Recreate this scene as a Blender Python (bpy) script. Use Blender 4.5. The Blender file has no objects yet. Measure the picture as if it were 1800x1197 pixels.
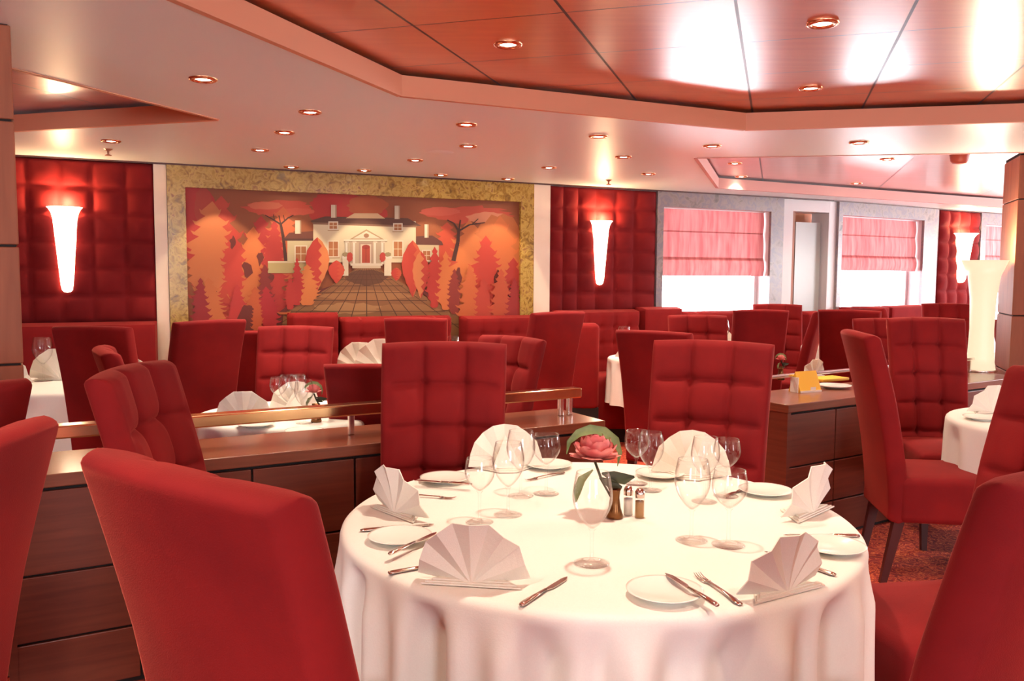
import bpy, bmesh, math, random
from mathutils import Vector, Matrix
from mathutils.geometry import tessellate_polygon
random.seed(7)
C = bpy.context.scene.collection
scene = bpy.context.scene

# ------------------------------------------------------------------ camera
F, CX, CY = 1500.0, 900.0, 598.5
PITCH = math.atan((598.5 - 480) / F); ROLL = 0.006
EYE = Vector((0, 0, 1.46))
cp, sp, cr, sr = math.cos(PITCH), math.sin(PITCH), math.cos(ROLL), math.sin(ROLL)
cam_data = bpy.data.cameras.new('camera'); cam = bpy.data.objects.new('camera', cam_data); C.objects.link(cam)
cam_data.sensor_width = 36.0; cam_data.lens = 36.0 * F / 1800.0
ax, ay, az = Vector((cr, sr*sp, sr*cp)), Vector((-sr, cr*sp, cr*cp)), -Vector((0, cp, -sp))
cam.matrix_world = Matrix(((ax.x, ay.x, az.x, 0), (ax.y, ay.y, az.y, 0), (ax.z, ay.z, az.z, 1.46), (0, 0, 0, 1)))
cam_data.clip_start = 0.02
scene.camera = cam

# ------------------------------------------------------------------ world, exposure
w = bpy.data.worlds.new('world'); scene.world = w; w.use_nodes = True
bg = w.node_tree.nodes['Background']; bg.inputs[0].default_value = (.95, 0.95, 1.0, 1); bg.inputs[1].default_value = 11
vs = scene.view_settings
vs.view_transform = 'Standard'; vs.look = 'None'; vs.gamma = 1; vs.use_curve_mapping = False
vs.exposure = 1.2
scene.cycles.max_bounces = 8; scene.cycles.diffuse_bounces = 4; scene.cycles.transparent_max_bounces = 24
scene.cycles.caustics_reflective = False; scene.cycles.caustics_refractive = False
scene.cycles.sample_clamp_indirect = 6.0
SPOT_W = 30.0          # each ceiling downlight
def spot(name, loc, watts, size=118, blend=1.0, col=(1, .83, .64), aim=None, radius=.04):
    d = bpy.data.lights.new(name, 'SPOT'); d.energy = watts; d.spot_size = math.radians(size); d.spot_blend = blend
    d.color = col; d.shadow_soft_size = radius
    o = bpy.data.objects.new(name, d); C.objects.link(o); o.location = loc
    if aim is not None:
        o.rotation_euler = (Vector(aim) - Vector(loc)).to_track_quat('-Z', 'Y').to_euler()
    return o

# ------------------------------------------------------------------ survey helpers (measured sight lines -> real places)
def ray(x, y):
    u, v = (x - CX) / F, (CY - y) / F
    u, v = cr*u - sr*v, sr*u + cr*v
    return Vector((u, cp + v*sp, -sp + v*cp))
def P(x, y, z):
    r = ray(x, y); return EYE + r * ((z - 1.46) / r.z)
def PD(x, y, d):
    r = ray(x, y); return EYE + r * (d / r.y)

# ------------------------------------------------------------------ materials
def srgb(r, g, b):
    f = lambda c: (c/255/12.92) if c/255 <= .04045 else ((c/255+.055)/1.055)**2.4
    return (f(r), f(g), f(b), 1)
def mat(name, col, rough=.5, metal=0, **kw):
    m = bpy.data.materials.new(name); m.use_nodes = True
    b = m.node_tree.nodes['Principled BSDF']
    b.inputs['Base Color'].default_value = col; b.inputs['Roughness'].default_value = rough; b.inputs['Metallic'].default_value = metal
    for k, v in kw.items(): b.inputs[k.replace('_', ' ')].default_value = v
    return m
def nd(m, t, **props):
    n = m.node_tree.nodes.new(t)
    for k, v in props.items(): setattr(n, k, v)
    return n
def lk(m, a, b): m.node_tree.links.new(a, b)
def bs(m): return m.node_tree.nodes['Principled BSDF']
def ramp(m, fac, stops):
    r = nd(m, 'ShaderNodeValToRGB'); lk(m, fac, r.inputs[0])
    e = r.color_ramp.elements
    while len(e) < len(stops): e.new(.5)
    for i, (p, c) in enumerate(stops): e[i].position = p; e[i].color = c
    return r
def noise_mat(name, stops, scale=8, detail=6, rough=.5, bump=0, stretch=(1, 1, 1), dist=0, **kw):
    m = mat(name, stops[0][1], rough, **kw)
    tc = nd(m, 'ShaderNodeTexCoord'); mp = nd(m, 'ShaderNodeMapping'); mp.inputs['Scale'].default_value = stretch
    lk(m, tc.outputs['Object'], mp.inputs[0])
    n = nd(m, 'ShaderNodeTexNoise'); n.inputs['Scale'].default_value = scale; n.inputs['Detail'].default_value = detail; n.inputs['Distortion'].default_value = dist
    lk(m, mp.outputs[0], n.inputs['Vector'])
    r = ramp(m, n.outputs['Fac'], stops); lk(m, r.outputs[0], bs(m).inputs['Base Color'])
    if bump:
        bp = nd(m, 'ShaderNodeBump'); bp.inputs['Strength'].default_value = bump; bp.inputs['Distance'].default_value = .004
        lk(m, n.outputs['Fac'], bp.inputs['Height']); lk(m, bp.outputs[0], bs(m).inputs['Normal'])
    return m
M = {}
def velvet(name, a, b, sheen=.4, tint=(1, .22, .15, 1)):
    m = noise_mat(name, [(.3, a), (.7, b)], scale=3.5, detail=4, rough=.85)
    i = bs(m).inputs
    i['Sheen Weight'].default_value = sheen; i['Sheen Roughness'].default_value = .3; i['Sheen Tint'].default_value = tint
    i['Specular IOR Level'].default_value = .15
    n = nd(m, 'ShaderNodeTexNoise'); n.inputs['Scale'].default_value = 420; n.inputs['Detail'].default_value = 2
    bp = nd(m, 'ShaderNodeBump'); bp.inputs['Strength'].default_value = .25; bp.inputs['Distance'].default_value = .002
    tc = nd(m, 'ShaderNodeTexCoord'); lk(m, tc.outputs['Object'], n.inputs['Vector'])
    lk(m, n.outputs['Fac'], bp.inputs['Height']); lk(m, bp.outputs[0], i['Normal'])
    return m
M['velvet'] = velvet('red velvet', (.165, .0085, .0105, 1), (.255, .013, .0135, 1))
M['bench'] = velvet('banquette velvet', (.20, .0105, .012, 1), (.27, .014, .0145, 1))
M['quilt'] = velvet('wall velvet', (.14, .007, .009, 1), (.20, .011, .012, 1), sheen=.35)
def wood(name, a, b, rough=.35, stretch=(1.1, 1.1, 22), scale=2.0, coat=.3):
    m = noise_mat(name, [(.3, a), (.7, b)], scale=scale, detail=9, rough=rough, stretch=stretch, dist=.6)
    bs(m).inputs['Coat Weight'].default_value = coat; bs(m).inputs['Coat Roughness'].default_value = .15
    return m
M['wood'] = wood('cherry panels', srgb(98, 46, 33), srgb(118, 60, 42))
M['woodtop'] = wood('cherry worktop', srgb(118, 64, 44), srgb(142, 82, 58), rough=.3, coat=.5)
M['pillar'] = wood('pillar veneer', srgb(138, 76, 48), srgb(160, 92, 60), stretch=(10, 10, 1.0), rough=.6, coat=0)
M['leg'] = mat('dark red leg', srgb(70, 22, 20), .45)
M['dark'] = mat('dark gap', (.012, .006, .005, 1), .8)
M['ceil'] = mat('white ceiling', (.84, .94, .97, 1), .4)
M['fascia'] = mat('copper fascia', srgb(214, 150, 118), .55, 0)
M['fascia2'] = mat('rose fascia', srgb(205, 150, 140), .5, .1)
M['cream'] = noise_mat('cream wall', [(.3, srgb(232, 212, 190)), (.7, srgb(242, 226, 206))], scale=3, rough=.5)
M['white'] = mat('white paint', (.68, .67, .69, 1), .5)
M['wains'] = mat('wainscot', srgb(150, 60, 50), .6)
M['gold'] = noise_mat('gold stone', [(.25, srgb(96, 70, 40)), (.42, srgb(150, 116, 48)), (.55, srgb(184, 154, 76)), (.7, srgb(134, 92, 52))], scale=17, detail=10, rough=.25, dist=1.2)
M['grey'] = noise_mat('grey stone', [(.25, srgb(100, 92, 96)), (.45, srgb(146, 134, 132)), (.6, srgb(124, 118, 130)), (.8, srgb(160, 142, 126))], scale=11, detail=10, rough=.3, dist=1.0)
M['cloth'] = noise_mat('white linen', [(.3, (.85, .82, .75, 1)), (.7, (.88, .85, .78, 1))], scale=300, detail=2, rough=.85, bump=.1)
M['napkin'] = noise_mat('napkin linen', [(.3, (.82, .77, .68, 1)), (.7, (.86, .81, .72, 1))], scale=400, detail=2, rough=.85, bump=.15)
M['china'] = mat('white china', (.88, .85, .78, 1), .15)
M['steel'] = mat('cutlery steel', (.62, .52, .46, 1), .16, 1)
M['brass'] = mat('brass rail', (.80, .55, .30, 1), .16, 1)
M['chrome'] = mat('chrome post', (.9, .86, .82, 1), .2, 1)
M['copper'] = mat('copper trim', (.75, .34, .18, 1), .25, 1)
M['green'] = noise_mat('leaf green', [(.3, srgb(84, 104, 54)), (.7, srgb(150, 165, 105))], scale=12, rough=.5)
M['dgreen'] = mat('dark leaf', srgb(54, 62, 34), .5)
M['pink'] = noise_mat('pink petal', [(.3, srgb(205, 84, 92)), (.7, srgb(240, 160, 150))], scale=16, rough=.6)
M['salt'] = mat('salt', (.85, .8, .7, 1), .6); M['pepper'] = mat('pepper', srgb(168, 128, 80), .7)
M['yellow'] = mat('yellow card', srgb(232, 180, 60), .5)
M['bronze'] = mat('bronze vase', srgb(120, 80, 45), .25, .8)
M['brownf'] = mat('ochre niche paint', srgb(150, 92, 60), .5)
M['pale'] = mat('pale glass panel', (.42, .46, .45, 1), .3)
M['sprink'] = mat('sprinkler metal', srgb(170, 120, 100), .3, .8)
M['smoke'] = mat('red detector shell', srgb(170, 80, 66), .5)
def emis(name, col, s):
    m = mat(name, col, .4); bs(m).inputs['Emission Color'].default_value = col; bs(m).inputs['Emission Strength'].default_value = s
    return m
M['lamp'] = emis('downlight lamp', (1, .86, .68, 1), 14)
M['shade'] = emis('lit frosted shade', (1, .82, .58, 1), 3.2)
M['lampglass'] = emis('lit cream lamp glass', (.9, .72, .48, 1), .45); bs(M['lampglass']).inputs['Base Color'].default_value = (.35, .3, .22, 1)
# thin glass
def thin_glass(name, tint=(1, 1, 1, 1), edge=(.80, .76, .72, 1)):
    m = bpy.data.materials.new(name); m.use_nodes = True; nt = m.node_tree; nt.nodes.clear()
    out = nt.nodes.new('ShaderNodeOutputMaterial'); mix = nt.nodes.new('ShaderNodeMixShader')
    tr = nt.nodes.new('ShaderNodeBsdfTransparent'); gl = nt.nodes.new('ShaderNodeBsdfGlossy'); gl.inputs['Roughness'].default_value = .03
    lw = nt.nodes.new('ShaderNodeLayerWeight'); lw.inputs[0].default_value = .5
    pw = nt.nodes.new('ShaderNodeMath'); pw.operation = 'POWER'; nt.links.new(lw.outputs['Facing'], pw.inputs[0]); pw.inputs[1].default_value = 4
    fr = nt.nodes.new('ShaderNodeMath'); fr.operation = 'MULTIPLY_ADD'; nt.links.new(pw.outputs[0], fr.inputs[0]); fr.inputs[1].default_value = .8; fr.inputs[2].default_value = .035
    mc = nt.nodes.new('ShaderNodeMix'); mc.data_type = 'RGBA'
    mc.inputs['A'].default_value = tint; mc.inputs['B'].default_value = edge
    nt.links.new(pw.outputs[0], mc.inputs['Factor']); nt.links.new(mc.outputs['Result'], tr.inputs[0])
    nt.links.new(fr.outputs[0], mix.inputs[0]); nt.links.new(tr.outputs[0], mix.inputs[1]); nt.links.new(gl.outputs[0], mix.inputs[2])
    nt.links.new(mix.outputs[0], out.inputs[0]); return m
M['glass'] = thin_glass('table glass'); M['pane'] = thin_glass('window glass', edge=(.95, .95, .95, 1))
# translucent roman shade fabric
def shade_mat():
    m = bpy.data.materials.new('rose shade fabric'); m.use_nodes = True; nt = m.node_tree; nt.nodes.clear()
    out = nt.nodes.new('ShaderNodeOutputMaterial'); mix = nt.nodes.new('ShaderNodeMixShader'); mix.inputs[0].default_value = .22
    d = nt.nodes.new('ShaderNodeBsdfDiffuse'); t = nt.nodes.new('ShaderNodeBsdfTranslucent')
    tc = nt.nodes.new('ShaderNodeTexCoord'); mp = nt.nodes.new('ShaderNodeMapping'); mp.inputs['Scale'].default_value = (9, 9, .8)
    n = nt.nodes.new('ShaderNodeTexNoise'); n.inputs['Scale'].default_value = 2.5
    r = nt.nodes.new('ShaderNodeValToRGB'); r.color_ramp.elements[0].position = .3; r.color_ramp.elements[1].position = .7
    r.color_ramp.elements[0].color = srgb(176, 100, 102); r.color_ramp.elements[1].color = srgb(200, 136, 134)
    nt.links.new(tc.outputs['Object'], mp.inputs[0]); nt.links.new(mp.outputs[0], n.inputs['Vector']); nt.links.new(n.outputs['Fac'], r.inputs[0])
    nt.links.new(r.outputs[0], d.inputs[0]); nt.links.new(r.outputs[0], t.inputs[0])
    nt.links.new(d.outputs[0], mix.inputs[1]); nt.links.new(t.outputs[0], mix.inputs[2]); nt.links.new(mix.outputs[0], out.inputs[0]); return m
M['roman'] = shade_mat()
# glossy ceiling panels with seams on a square grid (seam angle 17.2 deg, pitch .605 m)
def ceiling_panels(name, a, b, offa, offb, pa=.605, pb=.60, rough=.32, metal=0):
    m = mat(name, a, rough, metal); nt = m.node_tree
    bs(m).inputs['Coat Roughness'].default_value = .27; bs(m).inputs['Coat IOR'].default_value = 2.0
    g = nd(m, 'ShaderNodeNewGeometry'); sx = nd(m, 'ShaderNodeSeparateXYZ'); 
    A = math.radians(17.2)
    def axis(vx, vy, off, pitch, width):
        v = nd(m, 'ShaderNodeVectorMath', operation='DOT_PRODUCT'); lk(m, g.outputs['Position'], v.inputs[0]); v.inputs[1].default_value = (vx, vy, 0)
        s = nd(m, 'ShaderNodeMath', operation='SUBTRACT'); lk(m, v.outputs['Value'], s.inputs[0]); s.inputs[1].default_value = off - pitch*.5
        d = nd(m, 'ShaderNodeMath', operation='DIVIDE'); lk(m, s.outputs[0], d.inputs[0]); d.inputs[1].default_value = pitch
        f = nd(m, 'ShaderNodeMath', operation='FLOORED_MODULO'); lk(m, d.outputs[0], f.inputs[0]); f.inputs[1].default_value = 1
        q = nd(m, 'ShaderNodeMath', operation='SUBTRACT'); lk(m, f.outputs[0], q.inputs[0]); q.inputs[1].default_value = .5
        ab = nd(m, 'ShaderNodeMath', operation='ABSOLUTE'); lk(m, q.outputs[0], ab.inputs[0])
        l = nd(m, 'ShaderNodeMath', operation='LESS_THAN'); lk(m, ab.outputs[0], l.inputs[0]); l.inputs[1].default_value = width/pitch
        return l
    l1 = axis(math.cos(A), -math.sin(A), offa, pa, .006); l2 = axis(math.sin(A), math.cos(A), offb, pb, .0035)
    mx = nd(m, 'ShaderNodeMath', operation='MAXIMUM'); lk(m, l1.outputs[0], mx.inputs[0]); lk(m, l2.outputs[0], mx.inputs[1])
    tc = nd(m, 'ShaderNodeMapping'); tc.inputs['Scale'].default_value = (1, 9, 1); tc.inputs['Rotation'].default_value = (0, 0, A)
    lk(m, g.outputs['Position'], tc.inputs[0])
    n = nd(m, 'ShaderNodeTexNoise'); n.inputs['Scale'].default_value = 2.5; n.inputs['Detail'].default_value = 7; lk(m, tc.outputs[0], n.inputs['Vector'])
    r = ramp(m, n.outputs['Fac'], [(.3, a), (.7, b)])
    mc = nd(m, 'ShaderNodeMix', data_type='RGBA'); lk(m, mx.outputs[0], mc.inputs['Factor']); lk(m, r.outputs[0], mc.inputs['A']); mc.inputs['B'].default_value = (.05, .02, .02, 1)
    lk(m, mc.outputs['Result'], bs(m).inputs['Base Color'])
    c2 = nd(m, 'ShaderNodeMath', operation='SUBTRACT'); c2.inputs[0].default_value = 1; lk(m, mx.outputs[0], c2.inputs[1])
    c3 = nd(m, 'ShaderNodeMath', operation='MULTIPLY'); lk(m, c2.outputs[0], c3.inputs[0]); c3.inputs[1].default_value = 1
    lk(m, c3.outputs[0], bs(m).inputs['Coat Weight'])
    return m
M['cwood'] = ceiling_panels('cherry ceiling panels', srgb(206, 98, 50), srgb(218, 112, 58), -.168, 3.13)
M['cwood2'] = ceiling_panels('rose ceiling panels', srgb(196, 112, 106), srgb(206, 124, 118), -.168, 3.13, pa=1.2, pb=1.2)
# carpet
def carpet():
    m = mat('patterned carpet', (.3, .04, .02, 1), .95)
    tc = nd(m, 'ShaderNodeTexCoord'); n = nd(m, 'ShaderNodeTexNoise'); n.inputs['Scale'].default_value = 13; n.inputs['Detail'].default_value = 3; n.inputs['Distortion'].default_value = 3.2
    lk(m, tc.outputs['Object'], n.inputs['Vector'])
    r = ramp(m, n.outputs['Fac'], [(.38, srgb(120, 24, 20)), (.47, srgb(178, 50, 32)), (.5, srgb(226, 120, 62)), (.54, srgb(172, 44, 30)), (.64, srgb(130, 26, 24))])
    lk(m, r.outputs[0], bs(m).inputs['Base Color'])
    bp = nd(m, 'ShaderNodeBump'); bp.inputs['Strength'].default_value = .3; lk(m, n.outputs['Fac'], bp.inputs['Height']); lk(m, bp.outputs[0], bs(m).inputs['Normal'])
    return m
M['carpet'] = carpet()

# ------------------------------------------------------------------ mesh helpers
def new(name, verts, faces, m, parent=None, smooth=False, mats=None, fm=None, loc=None, rz=0):
    me = bpy.data.meshes.new(name); me.from_pydata([tuple(v) for v in verts], [], faces); 
    for mm in (mats or [m]): me.materials.append(mm)
    if fm: me.polygons.foreach_set('material_index', fm)
    if smooth: me.polygons.foreach_set('use_smooth', [True]*len(me.polygons))
    me.update()
    o = bpy.data.objects.new(name, me); C.objects.link(o)
    if parent: o.parent = parent
    if loc is not None: o.location = loc
    o.rotation_euler.z = rz
    return o
class MB:
    def __init__(s): s.v = []; s.f = []; s.m = []
    def add(s, v, f, mi=0, T=None):
        k = len(s.v); s.v += [(T @ Vector(p)) if T is not None else Vector(p) for p in v]; s.f += [tuple(i+k for i in q) for q in f]; s.m += [mi]*len(f); return s
    def box(s, x0, x1, y0, y1, z0, z1, mi=0, T=None):
        v = [(x, y, z) for z in (z0, z1) for y in (y0, y1) for x in (x0, x1)]
        return s.add(v, [(0, 2, 3, 1), (4, 5, 7, 6), (0, 1, 5, 4), (2, 6, 7, 3), (0, 4, 6, 2), (1, 3, 7, 5)], mi, T)
    def rbox(s, x0, x1, y0, y1, z0, z1, r=.01, seg=3, mi=0, T=None, fn=None, cuts=0):
        bm = bmesh.new(); bmesh.ops.create_cube(bm, size=1)
        for v in bm.verts: v.co = Vector(((x0+x1)/2 + v.co.x*(x1-x0), (y0+y1)/2 + v.co.y*(y1-y0), (z0+z1)/2 + v.co.z*(z1-z0)))
        if cuts: bmesh.ops.subdivide_edges(bm, edges=bm.edges[:], cuts=cuts, use_grid_fill=True)
        ed = [e for e in bm.edges if len(e.link_faces) == 2 and e.link_faces[0].normal.dot(e.link_faces[1].normal) < .5]
        bm.normal_update(); ed = [e for e in bm.edges if e.calc_face_angle(0) > .5]
        bmesh.ops.bevel(bm, geom=ed, offset=r, segments=seg, affect='EDGES', profile=.5)
        bm.verts.index_update(); vs_ = [v.co.copy() for v in bm.verts]
        if fn: vs_ = [Vector(fn(v)) for v in vs_]
        s.add(vs_, [[v.index for v in f.verts] for f in bm.faces], mi, T); bm.free(); return s
    def lathe(s, prof, n=32, mi=0, T=None, a0=0, a1=2*math.pi, sy=1):
        full = abs(a1-a0-2*math.pi) < 1e-6; k = n if full else n+1
        v = []; f = []
        for (r, z) in prof:
            for i in range(k):
                a = a0 + (a1-a0)*i/n; v.append((r*math.cos(a), r*math.sin(a)*sy, z))
        for j in range(len(prof)-1):
            for i in range(n):
                i2 = (i+1) % k
                f.append((j*k+i, j*k+i2, (j+1)*k+i2, (j+1)*k+i))
        return s.add(v, f, mi, T)
    def tube(s, pts, rad, n=8, mi=0, T=None, flat=1.0):
        pts = [Vector(p) for p in pts]; v = []; f = []
        for i, p in enumerate(pts):
            d = (pts[min(i+1, len(pts)-1)] - pts[max(i-1, 0)]).normalized()
            up = Vector((0, 0, 1)) if abs(d.z) < .9 else Vector((0, 1, 0))
            a = d.cross(up).normalized(); b = a.cross(d).normalized()
            r = rad[i] if isinstance(rad, (list, tuple)) else rad
            rr = r if isinstance(r, (list, tuple)) else (r, r*flat)
            for k in range(n):
                t = 2*math.pi*k/n; v.append(p + a*math.cos(t)*rr[0] + b*math.sin(t)*rr[1])
        for i in range(len(pts)-1):
            for k in range(n): f.append((i*n+k, i*n+(k+1) % n, (i+1)*n+(k+1) % n, (i+1)*n+k))
        f.append(tuple(range(n))[::-1]); f.append(tuple((len(pts)-1)*n+k for k in range(n)))
        return s.add(v, f, mi, T)
    def poly(s, pts, mi=0):           # flat concave polygon, 3D points
        tr = tessellate_polygon([[Vector(p) for p in pts]]); return s.add(pts, [tuple(t) for t in tr], mi)
    def build(s, name, m, parent=None, smooth=False, loc=None, rz=0, angle=None):
        ms = m if isinstance(m, list) else [m]
        o = new(name, s.v, s.f, None, parent, smooth, ms, s.m, loc, rz)
        if smooth and angle:
            o.data.set_sharp_from_angle(angle=math.radians(angle))
        return o
def empty(name, loc=(0, 0, 0), rz=0):
    o = bpy.data.objects.new(name, None); C.objects.link(o); o.location = loc; o.rotation_euler.z = rz; o.empty_display_size = .1; return o
def tag(o, label=None, cat=None, group=None, kind=None):
    for k, v in (('label', label), ('category', cat), ('group', group), ('kind', kind)):
        if v: o[k] = v
    return o
def struct(o): o['kind'] = 'structure'; return o
def copy_tree(o, parent=None, top=True):
    c = o.copy(); C.objects.link(c)
    if parent: c.parent = parent
    for ch in list(kids[o.name] if o.name in kids else []): copy_tree(ch, c, False)
    return c
kids = {}
def reg(o):                      # remember children once, before copying
    kids[o.name] = [c for c in C.objects if c.parent == o]
    for c in kids[o.name]: reg(c)
    return o

# ------------------------------------------------------------------ room shell
ZC, ZW, ZT = 2.30, 2.415, 2.62
mb = MB(); mb.box(-7, 10, -4, 14, -.1, 0)
struct(mb.build('floor', M['carpet']))
def flat_slab(name, outer, holes, z0, z1, m):
    loops = [[Vector((p[0], p[1], 0)) for p in outer]] + [[Vector((p[0], p[1], 0)) for p in h] for h in holes]
    tr = tessellate_polygon(loops); pts = [p for l in loops for p in l]; n = len(pts)
    v = [(p.x, p.y, z0) for p in pts] + [(p.x, p.y, z1) for p in pts]
    f = [tuple(t) for t in tr] + [tuple(i+n for i in t)[::-1] for t in tr]
    k = 0
    for l in loops:
        for i in range(len(l)): a, b = k+i, k+(i+1) % len(l); f.append((a, b, b+n, a+n))
        k += len(l)
    return new(name, v, f, m)
def XY(p): return (p.x, p.y)
def mixp(a, b, t): return (a[0]+(b[0]-a[0])*t, a[1]+(b[1]-a[1])*t)
c1 = [XY(P(705, 168, ZC)), XY(P(1310, 228, ZC)), XY(P(1800, 213, ZC)), XY(P(310, 0, ZC))]
H1 = [mixp(c1[0], c1[3], 4.2), c1[0], c1[1], mixp(c1[1], c1[2], 2.6), (6.4, 2.0), (5.2, -2.6), (0, -3.4)]
c2 = [XY(P(1225, 278, ZC)), XY(P(1262, 330, ZC)), XY(P(1790, 366, ZC)), XY(P(1800, 268, ZC))]
H2 = [c2[0], c2[1], mixp(c2[1], c2[2], 1.4), mixp(c2[0], c2[3], 2.0)]
c3 = [XY(P(380, 210, ZC)), XY(P(25, 122, ZC)), XY(P(25, 230, ZC))]
H3 = [c3[0], mixp(c3[0], c3[2], 2.2), (-4.6, 2.4), mixp(c3[0], c3[1], 1.5)]
W = [XY(P(x, y, ZC)) for x, y in ((30, 273), (283, 287), (950, 323), (1460, 352), (1790, 378))]
W[0] = mixp(W[1], W[0], 3.2); W[-1] = mixp(W[-2], W[-1], 1.7)
outer = [(-6.5, -4), (9.6, -4), (9.6, 13.9), (-6.5, 13.9)]
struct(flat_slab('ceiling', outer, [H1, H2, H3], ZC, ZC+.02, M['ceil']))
mb = MB(); mb.box(-6.6, 9.7, -4, 14, ZT, ZT+.05); struct(mb.build('ceiling_light_block', M['dark']))  # unseen cap added to stop light leaking in above the ceiling
def fascia(name, H, m, z0=ZC-.004, z1=ZW-.02):
    n = len(H); cx = sum(p[0] for p in H)/n; cy = sum(p[1] for p in H)/n
    mb = MB()
    for i in range(n):
        a, b = Vector(H[i]), Vector(H[(i+1) % n]); d = (b-a).normalized(); nn = Vector((d.y, -d.x))
        if (Vector((cx, cy))-a).dot(nn) > 0: nn = -nn
        pts = [a-nn*.006, b-nn*.006, b+nn*.022, a+nn*.022]
        v = [(p.x, p.y, z) for z in (z0, z1) for p in pts]
        mb.add(v, [(0, 1, 2, 3), (7, 6, 5, 4), (0, 4, 5, 1), (1, 5, 6, 2), (2, 6, 7, 3), (3, 7, 4, 0)])
    return struct(mb.build(name, m))
fascia('trim_1', H1, M['fascia']); fascia('trim_2', H2, M['fascia2']); fascia('trim_3', H3, M['fascia'])
def grow(H, k):
    n = len(H); cx = sum(p[0] for p in H)/n; cy = sum(p[1] for p in H)/n
    return [(p[0] + (p[0]-cx)/math.hypot(p[0]-cx, p[1]-cy)*k, p[1] + (p[1]-cy)/math.hypot(p[0]-cx, p[1]-cy)*k) for p in H]
struct(flat_slab('ceiling_panelling', grow(H1, .25), [], ZW, ZW+.02, M['cwood']))
struct(flat_slab('ceiling_panelling', grow(H2, .25), [], ZW, ZW+.02, M['cwood2']))
struct(flat_slab('ceiling_panelling', grow(H3, .25), [], ZW, ZW+.02, M['cwood2']))

class Wall:
    def __init__(s, a, b):
        s.a = Vector((a[0], a[1], 0)); s.b = Vector((b[0], b[1], 0)); s.L = (s.b-s.a).length; s.d = (s.b-s.a).normalized()
        s.n = Vector((s.d.y, -s.d.x, 0))      # toward the room
        s.T = Matrix(((s.d.x, -s.n.x, 0, s.a.x), (s.d.y, -s.n.y, 0, s.a.y), (0, 0, 1, 0), (0, 0, 0, 1)))   # local x along, y into the wall
    def hit(s, x, y, off=0):
        r = ray(x, y); q = s.a + s.n*off; t = (q-EYE).dot(s.n) / r.dot(s.n); p = EYE + r*t
        return (p-s.a).dot(s.d), p.z
    def pt(s, sx, z, off=0): return s.a + s.d*sx + s.n*off + Vector((0, 0, z))
    def s(s_, x): return s_.hit(x, 450)[0]
W1, W2, W3, W4 = Wall(W[0], W[1]), Wall(W[1], W[2]), Wall(W[2], W[3]), Wall(W[3], W[4])
TH = .25
def wall_box(wl, name, s0, s1, z0, z1, y0=0, y1=TH, m='white'):
    mb = MB(); mb.box(s0, s1, y0, y1, z0, z1, T=wl.T); return struct(mb.build(name, M[m]))
wall_box(W1, 'wall_far', -.2, W1.L+.02, 0, ZC+.1, m='quilt')
wall_box(W2, 'wall_far', 0, W2.L, 0, ZC+.1, m='cream')
# window openings: (wall, outer px left, right ; inner px left,right ; z sill, z head)
def sx(wl, x, y=450): return wl.hit(x, y)[0]
wins = [(W3, sx(W3, 1151), sx(W3, 1372), sx(W3, 1162), sx(W3, 1350)),
        (W4, sx(W4, 1468), sx(W4, 1642), sx(W4, 1475), sx(W4, 1618)),
        (W4, sx(W4, 1718), sx(W4, 1718)+2.0, sx(W4, 1727), sx(W4, 1727)+1.7)]
Z0 = 1.04; ZH = 2.14
s_n0, s_n1 = sx(W3, 1392), sx(W3, 1455)
def wall_with(wl, holes, L):     # holes: (s0,s1,z0,z1) ordered
    cur = 0
    for (a, b, z0, z1) in holes:
        if a > cur: wall_box(wl, 'wall_far', cur, a, 0, ZC+.1)
        wall_box(wl, 'wall_far', a, b, 0, z0); wall_box(wl, 'wall_far', a, b, z1, ZC+.1); cur = b
    if cur < L: wall_box(wl, 'wall_far', cur, L, 0, ZC+.1)
wall_with(W3, [(wins[0][3], wins[0][4], Z0-.25, ZH), (s_n0, s_n1, .0, 2.16)], W3.L)
wall_with(W4, [(wins[1][3], wins[1][4], Z0-.25, ZH), (wins[2][3], wins[2][4], Z0-.25, ZH)], W4.L)
# niche between the windows
wall_box(W3, 'wall_niche_back', s_n0-.05, s_n1+.05, 0, 2.2, .30, .34, m='brownf')
nb = MB(); nb.box(s_n0+.14, s_n1-.02, .10, .16, 0, 2.05, T=W3.T); struct(nb.build('trim_niche_panel', M['pale']))
nb = MB(); nb.box(s_n0-.0, s_n0+.03, .0, .3, 0, 2.16, T=W3.T); struct(nb.build('trim_niche_reveal', M['brownf']))
def frame(wl, name, s0, s1, z0, z1, i0, i1, zi, m, depth=.035, parent=None):
    mb = MB()
    def q(a, b, c, d):      # face in the wall plane, outer a,b inner c,d with thickness
        pts = [a, b, c, d]; v = [wl.pt(p[0], p[1], 0.001) for p in pts] + [wl.pt(p[0], p[1], depth) for p in pts]
        mb.add(v, [(4, 5, 6, 7), (0, 1, 5, 4), (1, 2, 6, 5), (2, 3, 7, 6), (3, 0, 4, 7)])
    q((s0, z1), (s1, z1), (i1, zi), (i0, zi)); q((s0, z0), (s0, z1), (i0, zi), (i0, z0)); q((i1, z0), (i1, zi), (s1, z1), (s1, z0))
    return mb.build(name, m, parent)
for k, (wl, o0, o1, i0, i1) in enumerate(wins):
    f = frame(wl, 'window_%d' % (k+1), o0, o1, .8, ZC-.005, i0, i1, ZH, M['grey']); struct(f)
    wn = f
    mb = MB(); mb.box(i0, i1, .19, .2, .79, ZH, T=wl.T); mb.build('pane', M['pane'], wn)
    mb = MB()
    mb.box(i0, i0+.04, .16, .22, .79, ZH, T=wl.T); mb.box(i1-.04, i1, .16, .22, .79, ZH, T=wl.T); mb.box(i0, i1, .16, .22, .79, .84, T=wl.T)
    mb.build('window_frame', M['white'], wn)
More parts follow.
